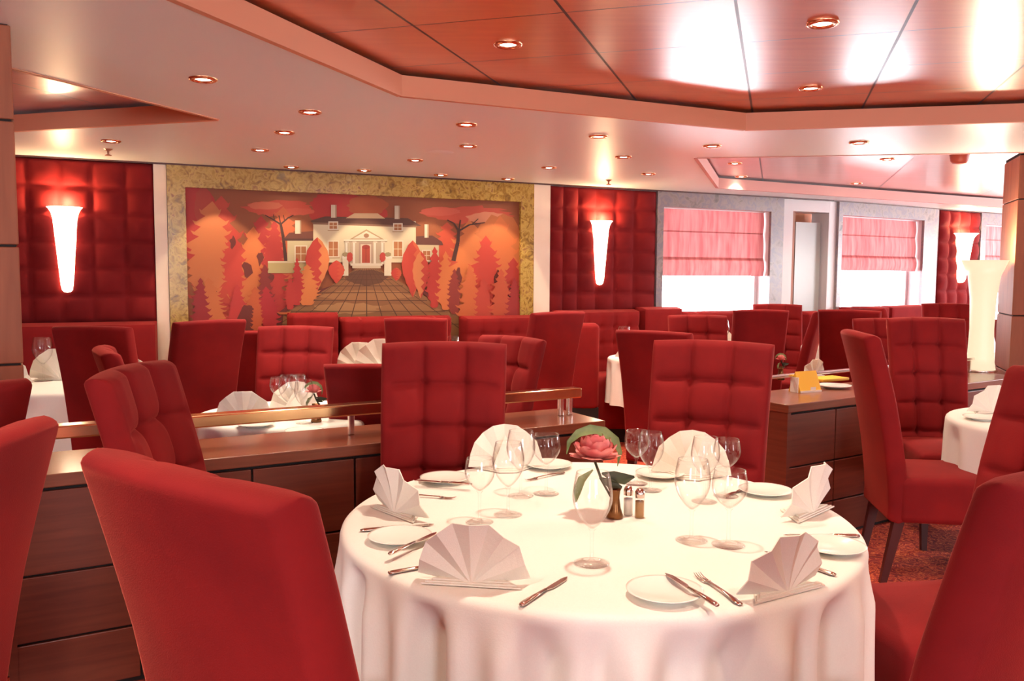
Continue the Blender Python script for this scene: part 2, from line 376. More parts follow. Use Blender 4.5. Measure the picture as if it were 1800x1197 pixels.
# roman shades
def roman(wl, i0, i1, zb, label, k):
    zt = ZH-.01; z1 = zb+ (zt-zb)*.66; z2 = zb+(zt-zb)*.24
    t = empty('roman_shade', wl.pt((i0+i1)/2, zb, -.08)); tag(t, label, 'window shade', 'roman shades at the windows')
    def sheet(name, za, zb_, ya, yb, bulge=.015, wave=.004):
        v = []; f = []; nx, nz = 50, 12
        for j in range(nz+1):
            tt = j/nz; z = za+(zb_-za)*tt
            for i in range(nx+1):
                s_ = i0+.012+(i1-i0-.024)*i/nx
                y = ya+(yb-ya)*tt - bulge*math.sin(math.pi*tt)*.6 + wave*math.sin(i*1.7+j*.2)*math.sin(math.pi*tt)
                v.append(wl.pt(s_, z, -y)-t.location)
        for j in range(nz):
            for i in range(nx): a = j*(nx+1)+i; f.append((a, a+1, a+nx+2, a+nx+1))
        o = new(name, v, f, M['roman'], t, smooth=True); return o
    sheet('shade_panel', z1, zt, .075, .075); sheet('shade_panel', z2, z1+.012, .07, .078, .02); sheet('bottom_fold', zb, z2+.03, .058, .062, .03)
    mb = MB(); mb.box(i0+.01, i1-.01, .06, .09, zt, zt+.02, T=Matrix.Translation(-t.location) @ wl.T); mb.build('head_rail', M['white'], t)
roman(wins[0][0], wins[0][3], wins[0][4], wins[0][0].hit(1250, 485)[1], 'rose red roman shade in the widest grey stone window, beside the quilted sconce panel', 1)
roman(wins[1][0], wins[1][3], wins[1][4], wins[1][0].hit(1545, 476)[1], 'rose red roman shade in the window between the ochre niche and the far quilted panel', 2)
roman(wins[2][0], wins[2][3], wins[2][4], wins[2][0].hit(1740, 470)[1], 'rose red roman shade half hidden by the wood pillar at far right', 3)
def portal(loc, sx_, sy_, aim):
    d = bpy.data.lights.new('window_portal', 'AREA'); d.shape = 'RECTANGLE'; d.size = sx_; d.size_y = sy_; d.cycles.is_portal = True
    o = bpy.data.objects.new('window_portal', d); C.objects.link(o); o.location = loc; o.rotation_euler = Vector(aim).to_track_quat('-Z', 'Y').to_euler()
for wl, o0, o1, i0, i1 in wins: portal(wl.pt((i0+i1)/2, 1.45, -.24), i1-i0, 1.4, wl.n)
for i in range(4): portal((-6.6+i*4.6+3.9, -4.06, 1.47), 1.4, 1.35, (0, 1, 0))  # portals at the added rear openings
for i in range(3): portal((9.66, 5.0+i*3.0+2.0, 1.5), 2.0, 1.25, (-1, 0, 0))
# side walls (left wall behind the pillar, right wall beyond the frame)
mb = MB(); mb.box(-6.6, -6.4, -4, 6.5, 0, ZT); struct(mb.build('wall_left', M['wains']))
mb = MB()
mb.box(9.5, 9.7, -4, 5.0, 0, ZT)
for i in range(3):
    y0 = 5.0+i*3.0; mb.box(9.5, 9.7, y0, y0+1.0, 0, ZT)
mb.box(9.5, 9.7, -4, 14, 0, .9); mb.box(9.5, 9.7, -4, 14, 2.1, ZT); struct(mb.build('wall_right', M['cream']))
mb = MB()
for i in range(4):
    x0 = -6.6+i*4.6; mb.box(x0, x0+3.2, -4.1, -3.9, 0, ZT)  # unseen gaps between piers, added and sized to let in fill light
mb.box(-6.6, 9.7, -4.1, -3.9, 0, .8); mb.box(-6.6, 9.7, -4.1, -3.9, 2.15, ZT); struct(mb.build('wall_back', M['cream']))
# white boundary trims beside the mural
def strip(wl, x0, x1, m, n): 
    mb = MB(); mb.box(sx(wl, x0), sx(wl, x1), -.03, 0, 0, ZC, T=wl.T); struct(mb.build('trim_%d' % n, M[m]))
mb = MB(); mb.box(sx(W1, 273), W1.L, -.03, .01, 0, ZC, T=W1.T); struct(mb.build('trim_4', M['cream']))
strip(W2, 283, 295, 'cream', 5); strip(W2, 936, 950, 'cream', 6)
mb = MB(); mb.box(0, sx(W3, 964), -.03, .01, 0, ZC, T=W3.T); struct(mb.build('trim_7', M['cream']))
# thin dark strips drawn as the shadow line where walls meet ceiling
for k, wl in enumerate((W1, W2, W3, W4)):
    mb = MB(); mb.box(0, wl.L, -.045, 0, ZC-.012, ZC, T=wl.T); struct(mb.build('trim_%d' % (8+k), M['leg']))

# ------------------------------------------------------------------ quilted wall panels
def quilt(wl, cols, rows, label, name='quilted_wall_panel'):
    # cols: list of s; rows: list of z
    v = []; f = []; 
    def fine(L, n=9):
        out = []
        for a, b in zip(L[:-1], L[1:]):
            for i in range(n): out.append((a+(b-a)*i/n, i/n))
        out.append((L[-1], 0)); return out
    S, Z = fine(cols), fine(rows)
    for (z, tz) in Z:
        for (s_, ts) in S:
            h = 1.35*(math.sin(math.pi*ts)**.5 if ts > 0 else 0) * (math.sin(math.pi*tz)**.5 if tz > 0 else 0)
            e = (math.sin(math.pi*ts)**.3 if ts > 0 else 0) * .5 + (math.sin(math.pi*tz)**.3 if tz > 0 else 0) * .5
            v.append(wl.pt(s_, z, .012+.030*h+.006*e))
    nx = len(S)
    for j in range(len(Z)-1):
        for i in range(nx-1): a = j*nx+i; f.append((a, a+1, a+nx+1, a+nx))
    # edge skirt
    mb = MB(); mb.add(v, f); mb.box(cols[0], cols[-1], -.012, 0, rows[0], rows[-1], T=wl.T)
    o = mb.build(name, M['quilt'], smooth=True); tag(o, label, 'wall panel', 'red quilted velvet wall panels'); return o
rows1 = [wl_z for wl_z in (1.06, 1.265, 1.47, 1.675, 1.88, 2.085, 2.285)]
cl = [sx(W1, x) for x in (52, 108, 165, 222, 272)]; cl = [cl[0]-2*(cl[1]-cl[0]), cl[0]-(cl[1]-cl[0])] + cl
quilt(W1, cl, rows1, 'dark red quilted velvet wall panel behind the sconce nearest the left pillar')
quilt(W3, [sx(W3, x) for x in (965, 988, 1014, 1046, 1078, 1112, 1150)], rows1, 'red quilted velvet wall panel between the mural and the first window')
quilt(W4, [sx(W4, x) for x in (1648, 1664, 1682, 1700, 1717)], rows1, 'narrow red quilted velvet panel between the last two windows')

# ------------------------------------------------------------------ mural
mu = empty('mural', W2.pt(W2.L/2, 1.0, 0)); tag(mu, 'wide orange and red wall mural of a cream villa, cypress trees and a paved drive', 'mural')
inv = Matrix.Translation(-mu.location)
fo0, fo1, fi0, fi1 = sx(W2, 296), sx(W2, 935), sx(W2, 328), sx(W2, 912)
zi = 2.12
fr = frame(W2, 'stone_frame', fo0, fo1, .8, ZC-.012, fi0, fi1, zi, M['gold'], .04)
for vtx in fr.data.vertices: vtx.co = vtx.co - mu.location
fr.parent = mu
pal = {}
pm = []
def pc(r, g, b):
    k = (r, g, b)
    if k not in pal: pal[k] = len(pm); pm.append(mat('mural paint %d' % len(pm), srgb(*[c*.78 for c in k]), .55))
    return pal[k]
MU = MB(); lay = [0]
def zpx(x, y): return 280 + x/2.5714, 270 + y/2.5714
def mp_(pts, col):
    lay[0] += 1; off = .003 + lay[0]*.00012
    q = []
    for (x, y) in pts:
        s_, z = W2.hit(*zpx(x, y)); s_ = min(max(s_, fi0), fi1); z = min(max(z, .8), zi)
        q.append(W2.pt(s_, z, off)-mu.location)
    MU.poly(q, pc(*col))
def rect(x0, y0, x1, y1, col): mp_([(x0, y0), (x1, y0), (x1, y1), (x0, y1)], col)
RED, DRED, ORG, LORG, SAL, BRN, PNK = (206, 50, 44), (150, 44, 36), (226, 122, 62), (240, 158, 92), (222, 84, 60), (150, 80, 40), (228, 110, 92)
rect(100, 100, 1650, 900, (168, 90, 46))
def blob(cx, cy, rx, ry, col, n=26, j=.12, sd=1):
    rr = random.Random(sd); mp_([(cx+rx*math.cos(2*math.pi*i/n)*(1+rr.uniform(-j, j)), cy+ry*math.sin(2*math.pi*i/n)*(1+rr.uniform(-j, j))) for i in range(n)], col)
def conifer(cx, base, top, w, col, sd=0, lean=0, teeth=9, fat=.8):
    rr = random.Random(sd); L = []; R = []
    H = base-top
    t = 0
    while t < .97:
        st = rr.uniform(.07, .14); t = min(1, t+st)
        for side, A_ in ((-1, L), (1, R)):
            prof = math.sin(math.pi*min(1, (t**fat)*.60)); wd = w*.5*prof*(1 if t < .8 else max(.25, 1-(t-.8)*2.6))*rr.uniform(.82, 1.12)
            cx_ = cx+lean*(1-t); y = top+H*t; k = rr.uniform(.55, .8)
            A_ += [(cx_+side*wd*.92, y-H*st*.25), (cx_+side*wd*1.16, y-H*st*.40), (cx_+side*wd, y), (cx_+side*wd*k, y+H*st*.22)]
    mp_([(cx+lean, top)] + R + L[::-1], col)
def cypress(cx, base, top, w, c1_, c2_):
    n = 12; full = []; 
    prof = [math.sin(math.pi*(i/n)**.8)**1.15 if 0 < i < n else 0 for i in range(n+1)]
    R = [(cx+w/2*prof[i]+(3 if i % 2 else 0), top+(base-top)*i/n) for i in range(n+1)]
    L = [(cx-w/2*prof[i]-(3 if i % 2 else 0), top+(base-top)*i/n) for i in range(n+1)]
    mp_(R + L[::-1][1:-1], c1_)
    mid = [(cx+w*.12+(-8 if i % 2 else 8), top+(base-top)*i/n) for i in range(1, n)]
    mp_([R[0]] + R[1:-1] + [R[-1]] + mid[::-1], c2_)
# skies and canopies
blob(140, 300, 120, 190, RED, sd=3); blob(200, 240, 40, 90, (200, 70, 50), sd=4)
blob(850, 260, 175, 78, (204, 56, 42), sd=5); blob(940, 235, 90, 45, (196, 96, 46), sd=6); blob(760, 225, 70, 45, (206, 52, 44), sd=16)
blob(545, 248, 160, 34, (220, 84, 58), n=30, j=.2, sd=8); blob(480, 235, 80, 18, (232, 120, 84), sd=9); blob(625, 262, 75, 16, (226, 98, 70), sd=10)
blob(1390, 275, 190, 38, (222, 88, 60), n=30, j=.2, sd=11); blob(1480, 290, 90, 26, (238, 150, 110), sd=12); blob(1270, 262, 90, 20, (230, 104, 78), sd=13)
blob(1540, 420, 110, 150, (214, 120, 60), sd=14)
# rear trees left
conifer(300, 800, 190, 300, (214, 74, 50), 1, -20); conifer(215, 620, 215, 240, (230, 132, 74), 2, 25)
conifer(160, 800, 440, 170, (168, 44, 40), 3); conifer(450, 800, 280, 270, (200, 52, 46), 4, 10); conifer(395, 720, 330, 170, (232, 128, 66), 5, 30)
conifer(335, 640, 340, 110, (222, 70, 54), 26); conifer(560, 560, 240, 190, (226, 110, 62), 6); conifer(520, 640, 300, 130, (204, 58, 48), 7)
# rear trees right
conifer(1300, 640, 310, 180, (218, 84, 52), 8); conifer(1400, 800, 300, 260, (232, 130, 66), 9); conifer(1560, 800, 280, 240, (232, 124, 62), 10, -20)
conifer(1475, 760, 370, 170, (220, 70, 50), 11); conifer(1600, 800, 470, 150, (206, 60, 46), 12)
for bx_, by_, bw_, bh_ in ((330, 400, 12, 26), (455, 470, 14, 30), (400, 520, 22, 34), (500, 560, 16, 26), (250, 650, 18, 40), (1350, 560, 18, 36), (1250, 600, 14, 26), (1530, 560, 18, 30), (1590, 640, 20, 40)): blob(bx_, by_, bw_, bh_, (124, 46, 34), n=11, j=.4, sd=bx_)
def trunk(pts, wd, col=(84, 44, 30)):
    for a, b, w_ in zip(pts[:-1], pts[1:], wd):
        d = Vector((b[0]-a[0], b[1]-a[1])); d.normalize(); n_ = Vector((-d.y, d.x))*w_/2
        mp_([(a[0]+n_.x, a[1]+n_.y), (b[0]+n_.x*.8, b[1]+n_.y*.8), (b[0]-n_.x*.8, b[1]-n_.y*.8), (a[0]-n_.x, a[1]-n_.y)], col)
trunk([(572, 492), (560, 380), (548, 318)], (16, 14)); trunk([(548, 320), (510, 296), (478, 278)], (8, 5)); trunk([(548, 320), (580, 292), (606, 278)], (8, 5)); trunk([(548, 320), (540, 280)], (6,)); trunk([(520, 302), (515, 275)], (4,)); trunk([(566, 304), (560, 278)], (4,))
trunk([(1328, 485), (1348, 400), (1352, 345)], (20, 16)); trunk([(1352, 350), (1400, 322), (1470, 312)], (9, 6)); trunk([(1352, 350), (1330, 315), (1300, 300)], (9, 6)); trunk([(1352, 350), (1360, 300)], (7,)); trunk([(1410, 322), (1440, 295)], (5,))
# villa
CR = (242, 226, 190)
rect(490, 488, 700, 540, (206, 186, 128)); rect(490, 486, 700, 494, (240, 226, 190))
rect(578, 390, 697, 492, (228, 212, 168)); mp_([(556, 392), (586, 358), (697, 350), (697, 393)], (120, 62, 44)); rect(556, 384, 697, 394, (92, 52, 40))
rect(1158, 408, 1262, 492, (228, 212, 168)); mp_([(1158, 412), (1160, 374), (1232, 370), (1276, 398), (1282, 414)], (110, 58, 46))
rect(695, 306, 1158, 492, CR); mp_([(680, 304), (748, 284), (1122, 292), (1182, 326), (1165, 328), (690, 312)], (104, 62, 46)); mp_([(690, 311), (1165, 326), (1160, 334), (695, 320)], (150, 110, 84))
mp_([(842, 292), (880, 270), (985, 270), (1020, 294)], (232, 196, 150))  # dome-shaped glow above the roof: light painted in as colour
for (a, b, c, d) in ((775, 232, 800, 290), (1062, 236, 1086, 296), (613, 302, 640, 362), (1197, 320, 1216, 380)): rect(a, b, c, d, (236, 222, 196)); rect(c-6, b, c, d, (190, 160, 130))
for (a, b, c, d) in ((768, 312, 802, 340), (1060, 320, 1093, 346), (764, 398, 806, 464), (1058, 398, 1096, 464), (615, 420, 662, 486), (1190, 440, 1222, 482)):
    rect(a-5, b-5, c+5, d+5, (250, 240, 214)); rect(a, b, c, d, (190, 120, 70)); m_ = (a+c)/2; rect(m_-1.5, b, m_+1.5, d, (240, 220, 180)); rect(a, (b+d)/2-1.5, c, (b+d)/2+1.5, (240, 220, 180))
    rect(a-8, d+5, c+8, d+9, (190, 160, 120))
mp_([(858, 388), (934, 342), (1014, 388)], (190, 160, 124)); mp_([(874, 384), (934, 350), (998, 384)], (246, 232, 204)); blob(934, 371, 12, 10, (176, 128, 96), j=.02)
rect(832, 388, 1028, 397, (250, 240, 216)); rect(832, 396, 1028, 400, (160, 130, 104))
rect(858, 400, 1004, 500, (212, 190, 160)); rect(900, 402, 962, 496, (190, 160, 140)); rect(908, 410, 956, 496, (236, 216, 190)); rect(914, 420, 950, 494, (196, 76, 50)); blob(932, 422, 18, 10, (176, 60, 44), j=.02)
rect(931, 424, 933, 494, (120, 40, 30))
for x in (846, 880, 974, 1008): rect(x-7, 400, x+7, 500, (252, 244, 224)); rect(x+3, 400, x+7, 500, (206, 184, 156)); rect(x-9, 398, x+9, 404, (240, 226, 200))
rect(862, 496, 1006, 506, (244, 232, 208)); rect(870, 506, 998, 518, (232, 214, 184))
# drive with slab joints converging on the door
mp_([(888, 518), (984, 518), (1120, 600), (1358, 735), (1358, 900), (540, 900), (560, 722), (770, 600)], (164, 112, 66))
blob(935, 560, 90, 34, (122, 76, 48), j=.1, sd=22); blob(940, 640, 190, 26, (186, 132, 80), j=.2, sd=23); blob(860, 700, 160, 24, (196, 146, 92), j=.2, sd=24); blob(1120, 700, 140, 22, (178, 124, 74), j=.2, sd=25)
LN = (104, 66, 38)
for k in range(-5, 6):
    xt, xb = 935+k*9, 935+k*95; mp_([(xt-.8, 520), (xt+.8, 520), (xb+3, 830), (xb-3, 830)], LN)
for y in (545, 570, 598, 628, 664, 712, 770): 
    hw = (y-500)*1.75; mp_([(935-hw*.95, y-1.3), (935+hw*.95, y-1.3), (935+hw*.95, y+1.3), (935-hw*.95, y+1.3)], LN)
mp_([(540, 900), (560, 722), (780, 596), (640, 640), (480, 760), (480, 900)], (120, 46, 34)); mp_([(1358, 900), (1380, 740), (1110, 590), (1240, 620), (1440, 760), (1440, 900)], (120, 46, 34))
# gate piers
for x0, x1 in ((826, 852), (1014, 1046)): rect(x0, 470, x1, 552, (240, 228, 200)); rect(x0-4, 464, x1+4, 474, (250, 240, 220)); blob((x0+x1)/2, 456, 15, 10, (170, 150, 110), j=.1)
blob(858, 468, 14, 22, (206, 70, 56)); blob(1006, 468, 14, 22, (206, 70, 56))
# front trees
cypress(798, 588, 482, 70, (216, 70, 50), (222, 86, 56)); cypress(1068, 575, 515, 44, (210, 66, 48), (224, 90, 58))
cypress(712, 620, 378, 104, (208, 62, 48), (234, 140, 80)); cypress(1142, 650, 392, 96, (212, 70, 50), (226, 104, 62)); cypress(1178, 655, 440, 70, (232, 140, 84), (212, 70, 52))
conifer(665, 680, 500, 110, (236, 140, 72), 30); conifer(620, 680, 470, 60, (206, 52, 46), 31); conifer(560, 720, 510, 130, (228, 118, 60), 32); conifer(590, 700, 560, 60, (208, 56, 48), 33)
conifer(475, 760, 500, 90, (150, 46, 38), 34); conifer(250, 790, 560, 120, (228, 126, 66), 35, -30); conifer(350, 790, 590, 90, (214, 60, 54), 36); conifer(430, 810, 600, 110, (222, 106, 54), 37)
conifer(500, 800, 600, 110, (198, 40, 48), 38, -20); conifer(185, 800, 560, 90, (176, 40, 42), 39); blob(400, 745, 46, 60, (126, 44, 32), sd=40); conifer(440, 820, 640, 60, (222, 106, 54), 44)
conifer(1240, 690, 420, 80, (208, 60, 46), 41); conifer(1290, 700, 440, 84, (234, 130, 66), 42); conifer(1330, 720, 520, 70, (160, 54, 40), 43)
conifer(1400, 790, 500, 110, (226, 114, 58), 45); conifer(1460, 790, 560, 90, (212, 72, 50), 46); conifer(1540, 790, 520, 110, (222, 96, 54), 47); conifer(1600, 790, 560, 80, (188, 48, 42), 48)
MU.build('painted_panel', pm, mu)

# ------------------------------------------------------------------ lights in the ceiling
def lathe_obj(name, prof, m, parent, n=24, smooth=True, loc=None):
    mb = MB(); mb.lathe(prof, n); return mb.build(name, m, parent, smooth, loc=loc)
dl = empty('downlight', (0, 0, 0)); 
lathe_obj('trim_ring', [(.036, -.0005), (.038, -.008), (.052, -.010), (.060, -.006), (.061, 0.0)], M['copper'], dl)
mb = MB(); mb.lathe([(.0001, -.006), (.02, -.005), (.037, -.001)], 20); mb.build('lamp', M['lamp'], dl)
reg(dl)
def place_dl(px, py, z, label, first=[True], watts=SPOT_W):
    p = P(px, py, z); o = dl if first[0] else copy_tree(dl); first[0] = False
    o.location = (p.x, p.y, z-.001); tag(o, label, 'downlight', 'recessed ceiling downlights')
    spot('downlight_beam', (p.x, p.y, z-.02), watts, aim=(p.x, p.y, 0))
DL = [(357, 138, 'large copper-rimmed downlight nearest the camera on the left white ceiling'),
      (545, 196, 'copper-rimmed downlight in the white ceiling below the bend of the wooden coffer'),
      (500, 232, 'middle downlight of the slanting row above the left part of the mural'),
      (457, 263, 'downlight between the slanting row and the mural left corner'),
      (195, 247, 'downlight over the left sconce, just above the sprinkler'),
      (820, 218, 'downlight in the white ceiling closest under the coffer edge above the mural'),
      (823, 256, 'downlight beside the faint round ceiling speaker, on its right'),
      (730, 281, 'downlight beside the faint round ceiling speaker, on its left'),
      (775, 307, 'small downlight close to the mural top, above the villa roof right end'),
      (893, 314, 'small downlight close to the mural top right corner'),
      (640, 299, 'small downlight close to the mural top, above the villa middle'),
      (512, 293, 'small downlight close to the mural top, above the bare left tree'),
      (965, 294, 'downlight in front of the cream strip right of the mural'),
      (1052, 239, 'large downlight in the white ceiling above the second sconce'),
      (1096, 275, 'downlight left of the far rose ceiling recess corner'),
      (1140, 305, 'small downlight near the left edge of the first window'),
      (1252, 256, 'downlight between the two ceiling recesses, on the left'),
      (1510, 250, 'downlight between the two ceiling recesses, on the right')]
for x, y, l in DL: place_dl(x, y, ZC, l, watts=4.0 if 'mural top' in l else SPOT_W)
for x, y, l in [(893, 77, 'downlight alone in the orange part of the wooden coffer'), (1446, 40, 'largest downlight, nearest the camera in the shiny part of the wooden coffer'),
             (1425, 154, 'downlight near the far edge of the wooden coffer, above the window side')]: place_dl(x, y, ZW, l)
for x, y, l in [(1292, 287, 'downlight in the near left corner of the rose ceiling recess'), (1303, 310, 'downlight by the far left corner of the rose ceiling recess'),
             (1505, 322, 'downlight by the far edge of the rose ceiling recess'), (1560, 279, 'downlight by the near edge of the rose ceiling recess')]: place_dl(x, y, ZW, l)
# rest of the room's downlights, beyond the frame (above and behind the camera; the one over the nearest table is added to brighten it)
for (x, y) in ((.3, 2.3), (-.9, 1.0), (1.5, 1.2), (.3, -.5), (2.9, 2.6), (-2.4, 1.6), (3.6, 4.2), (-3.6, 3.9), (4.6, 7.0)):
    spot('downlight_beam', (x, y, 2.28), SPOT_W*1.3, aim=(x, y, 0))
# mural washers
for i, x in enumerate((385, 505, 640, 750, 868)):
    s_ = sx(W2, x); p = W2.pt(s_, ZC-.03, .45); spot('mural_washer_beam', p, 13.0, size=60, blend=.2, aim=W2.pt(s_, 1.2, .02), col=(1, .78, .5), radius=.02)
# sprinklers, speaker, detector
for px, py, l in ((190, 262, 'small pendent fire sprinkler on the ceiling above the left sconce'), (1070, 316, 'small pendent fire sprinkler on the ceiling above the second sconce')):
    p = P(px, py, ZC); mb = MB(); mb.lathe([(.0001, -.045), (.022, -.045), (.022, -.041), (.006, -.035), (.008, -.015), (.025, -.004), (.03, 0)], 16)
    tag(mb.build('fire_sprinkler', M['sprink'], smooth=True, loc=(p.x, p.y, ZC)), l, 'sprinkler', 'ceiling sprinklers')
p = P(773, 268, ZC); mb = MB(); mb.lathe([(.0001, -.004), (.09, -.004), (.1, 0)], 28)
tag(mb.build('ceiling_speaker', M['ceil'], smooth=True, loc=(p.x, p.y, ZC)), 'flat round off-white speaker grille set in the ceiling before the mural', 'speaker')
p = P(1687, 272, ZW); mb = MB(); mb.lathe([(.0001, -.07), (.05, -.07), (.065, -.05), (.07, -.02), (.075, 0)], 24)
tag(mb.build('smoke_detector', M['smoke'], smooth=True, loc=(p.x, p.y, ZW)), 'reddish round smoke detector hanging from the rose ceiling recess', 'smoke detector')

# ------------------------------------------------------------------ wall sconces and standing lamp
def sconce_prof(H, wt, wb):
    pr = [(.0001, 0), (wb*.5, .004), (wb*.82, .02), (wb, .06)]
    for i in range(1, 11):
        t = i/10; pr.append((wb+(wt*.68-wb)*t**1.0, .06+(H*.86-.06)*t))
    pr += [(wt*.76, H*.93), (wt*.88, H*.975), (wt, H)]; return pr
def sconce(wl, px, ytop, ybot, wtop, label):
    s_ = sx(wl, px); z0 = wl.hit(px, ybot)[1]; z1 = wl.hit(px, ytop)[1]; base = wl.pt(s_, z0, .045)
    t = empty('wall_sconce', base); tag(t, label, 'wall lamp', 'trumpet wall sconces')
    wt = (sx(wl, px+wtop/2)-sx(wl, px-wtop/2))/2
    mb = MB(); ang = math.atan2(wl.n.y, wl.n.x)
    mb.lathe(sconce_prof(z1-z0, wt, wt*.36), 28, T=Matrix.Rotation(ang, 4, 'Z'), a0=-math.pi/2, a1=math.pi/2)
    mb.build('frosted_shade', M['shade'], t, smooth=True)
    mb = MB(); mb.box(-.03, .03, -.02, .0, .12, (z1-z0)-.12, T=Matrix.Translation(-Vector(base)) @ Matrix.Translation(base) @ Matrix.Rotation(ang-math.pi/2, 4, 'Z')); mb.build('mounting_plate', M['brass'], t)
    l = bpy.data.lights.new('sconce_bulb', 'POINT'); l.energy = 6; l.color = (1, .62, .30); l.shadow_soft_size = .03
    o = bpy.data.objects.new('sconce_bulb', l); C.objects.link(o); o.location = base + Vector((0, 0, z1-z0+.03)) + wl.n*.06
sconce(W1, 117, 365, 514, 64, 'glowing white trumpet sconce on the left quilted panel beside the pillar')
sconce(W3, 1050, 389, 501, 38, 'glowing white trumpet sconce on the quilted panel between mural and first window')
sconce(W4, 1683, 411, 497, 30, 'glowing white trumpet sconce on the narrow quilted panel at far right')

# ------------------------------------------------------------------ chairs
def back_surface(u, v, W0=.455, W1_=.49, z0=.30, z1=1.19, T=.085):
    wdt = W0+(W1_-W0)*v; z = z0+(z1-z0)*v - .008*u*u*v
    lean = .18*max(0, (z-.36)/.83)**1.35
    y = -.235 - lean + .028*u*u*min(1, v*1.5)
    return u*wdt/2, y, z, T*(1.1-.2*v)
def tuft(u, v, z0=.30, z1=1.19, rows=(1.03, .87, .71, .55)):
    z = z0+(z1-z0)*v; x = u*.24
    a = min(abs(x-.08), abs(x+.08)); b = min(abs(z-r) for r in rows)
    h = 0
    vis = 1/(1+math.exp(-(z-.5)/.012))
    h -= .017*math.exp(-a/.010)*vis; h -= .014*math.exp(-b/.010)*vis
    rb = math.hypot(a, b); h -= .024*math.exp(-(rb/.022)**1.3)*vis
    h += .012*(1-math.exp(-a/.025))*(1-math.exp(-b/.025))*vis
    ed = min(1, max(0, ((1-abs(u))*.24-.012)/.05)); ed = ed*ed*(3-2*ed)
    return h*ed
def make_back(name, parent, tufted=True, m='velvet', NU=58, NV=100, surf=back_surface):
    def samp(n, r):   # denser near the rim
        L = [-1+2*i/n for i in range(n+1)]; return L
    es = [0, .004, .012, .025, .045, .07]
    US = [-1+e for e in es] + [-1+.1+1.8*i/NU for i in range(NU+1)] + [1-e for e in es[::-1]]
    ev = [e*.42 for e in es]
    VS = [e for e in ev] + [.04+.92*i/NV for i in range(NV+1)] + [1-e for e in ev[::-1]]
    V = []; Fc = []
    def edge(u, v):
        eu = (1-abs(u))*.24; evv = min(v, 1-v)*.89; r = .022
        f = lambda e: math.sqrt(max(0, 1-(1-min(e/r, 1))**2))
        return (.0+f(eu)*1.0)*(0+f(evv)*1.0)
    nu, nv = len(US), len(VS)
    for side in (1, -1):
        for v in VS:
            for u in US:
                x, y, z, T = surf(u, v); e = edge(u, v)
                off = (T/2*e + (tuft(u, v)*min(1, e) if tufted else 0)) if side == 1 else -T/2*e
                V.append((x, y+off, z))
    n1 = nu*nv
    for j in range(nv-1):
        for i in range(nu-1):
            a = j*nu+i; Fc.append((a, a+nu, a+nu+1, a+1)); Fc.append((n1+a, n1+a+1, n1+a+nu+1, n1+a+nu))
    # merge rim
    o = new(name, V, Fc, M[m], parent, smooth=True)
    bm = bmesh.new(); bm.from_mesh(o.data); bmesh.ops.remove_doubles(bm, verts=bm.verts[:], dist=1e-5); bmesh.ops.recalc_face_normals(bm, faces=bm.faces[:]); bm.to_mesh(o.data); bm.free()
    o.data.polygons.foreach_set('use_smooth', [True]*len(o.data.polygons))
    return o
chair0 = empty('dining_chair')
make_back('backrest', chair0)
mb = MB(); mb.lathe([(.0001, .006), (.006, .0045), (.009, .001), (.0095, -.002)], 14, T=Matrix.Rotation(-math.pi/2, 4, 'X'))
bt = mb.build('button', M['velvet'], [c for c in C.objects if c.parent == chair0][0], smooth=True); first_b = True
for u_ in (-1/3, 1/3):
    for zr in (1.03, .87, .71, .55):
        v_ = (zr-.30)/.89; bx, by, bz, bT = back_surface(u_, v_)
        if first_b: ob = bt; first_b = False
        else: ob = bt.copy(); C.objects.link(ob)
        ob.location = (bx, by+bT/2+tuft(u_, v_)+.001, bz)
mb = MB(); mb.rbox(-.235, .235, -.235, .265, .30, .515, r=.03, seg=4, cuts=5, fn=lambda v: (v.x, v.y, v.z+(.018*(1-(v.x/.24)**2)*(1-((v.y-.015)/.26)**2) if v.z > .45 else 0)))
mb.build('seat', M['velvet'], chair0, smooth=True)
for s_ in (-1, 1):
    for fr_, (xa, ya, xb, yb) in (('f', (.195, .225, .19, .235)), ('r', (.195, -.225, .19, -.285))):
        mb = MB(); ws = ((.024, .32, xa, ya), (.015, 0, xb, yb)); v = []
        for (h_, z, x, y) in ws: v += [(s_*x-h_, y-h_, z), (s_*x+h_, y-h_, z), (s_*x+h_, y+h_, z), (s_*x-h_, y+h_, z)]
        mb.add(v, [(0, 1, 2, 3), (7, 6, 5, 4), (0, 4, 5, 1), (1, 5, 6, 2), (2, 6, 7, 3), (3, 7, 4, 0)]); mb.build('leg', M['leg'], chair0)
reg(chair0)
used = [False]
def chair(x, y, face, label, group, sz=1.0, sw=1.0):
    """x,y = centre of the backrest top; face = compass angle the sitter looks to, degrees from +Y clockwise."""
    o = chair0 if not used[0] else copy_tree(chair0); used[0] = True
    a = math.radians(face); fwd = Vector((math.sin(a), math.cos(a)))
    c = Vector((x, y)) + fwd*.405*1.0
    o.location = (c.x, c.y, 0); o.rotation_euler.z = -a; o.scale = (sw, 1, sz)
    tag(o, label, 'chair', group); return o
def top(px, py, h=1.19): p = P(px, py, h); return p.x, p.y
GN = 'chairs around the nearest round table'
chair(-.468, 1.165, 36.5, 'large foreground red velvet chair seen from behind, at the lower left of the nearest table', GN)
chair(.865, 1.26, -37, 'foreground red velvet chair seen from behind, cut by the lower right frame corner', GN)
chair(-.265, 3.36, 180, 'tufted red velvet chair facing us behind the nearest table, left of the pink flower', GN)
chair(.83, 3.50, 180+24, 'tufted red velvet chair facing us behind the nearest table, right of the pink flower', GN)
chair(-1.10, 2.42, 88, 'tufted red chair turned right, between the left wood divider and the nearest table', GN)
chair(1.63, 2.42, -99, 'tufted red velvet chair at the right side of the nearest table, seat meeting the cloth', GN)
GR = 'chairs at the right-hand table'
chair(1.68, 4.17, 98, 'red velvet chair in profile facing right, beside the right wood divider, white cloth beyond', GR)
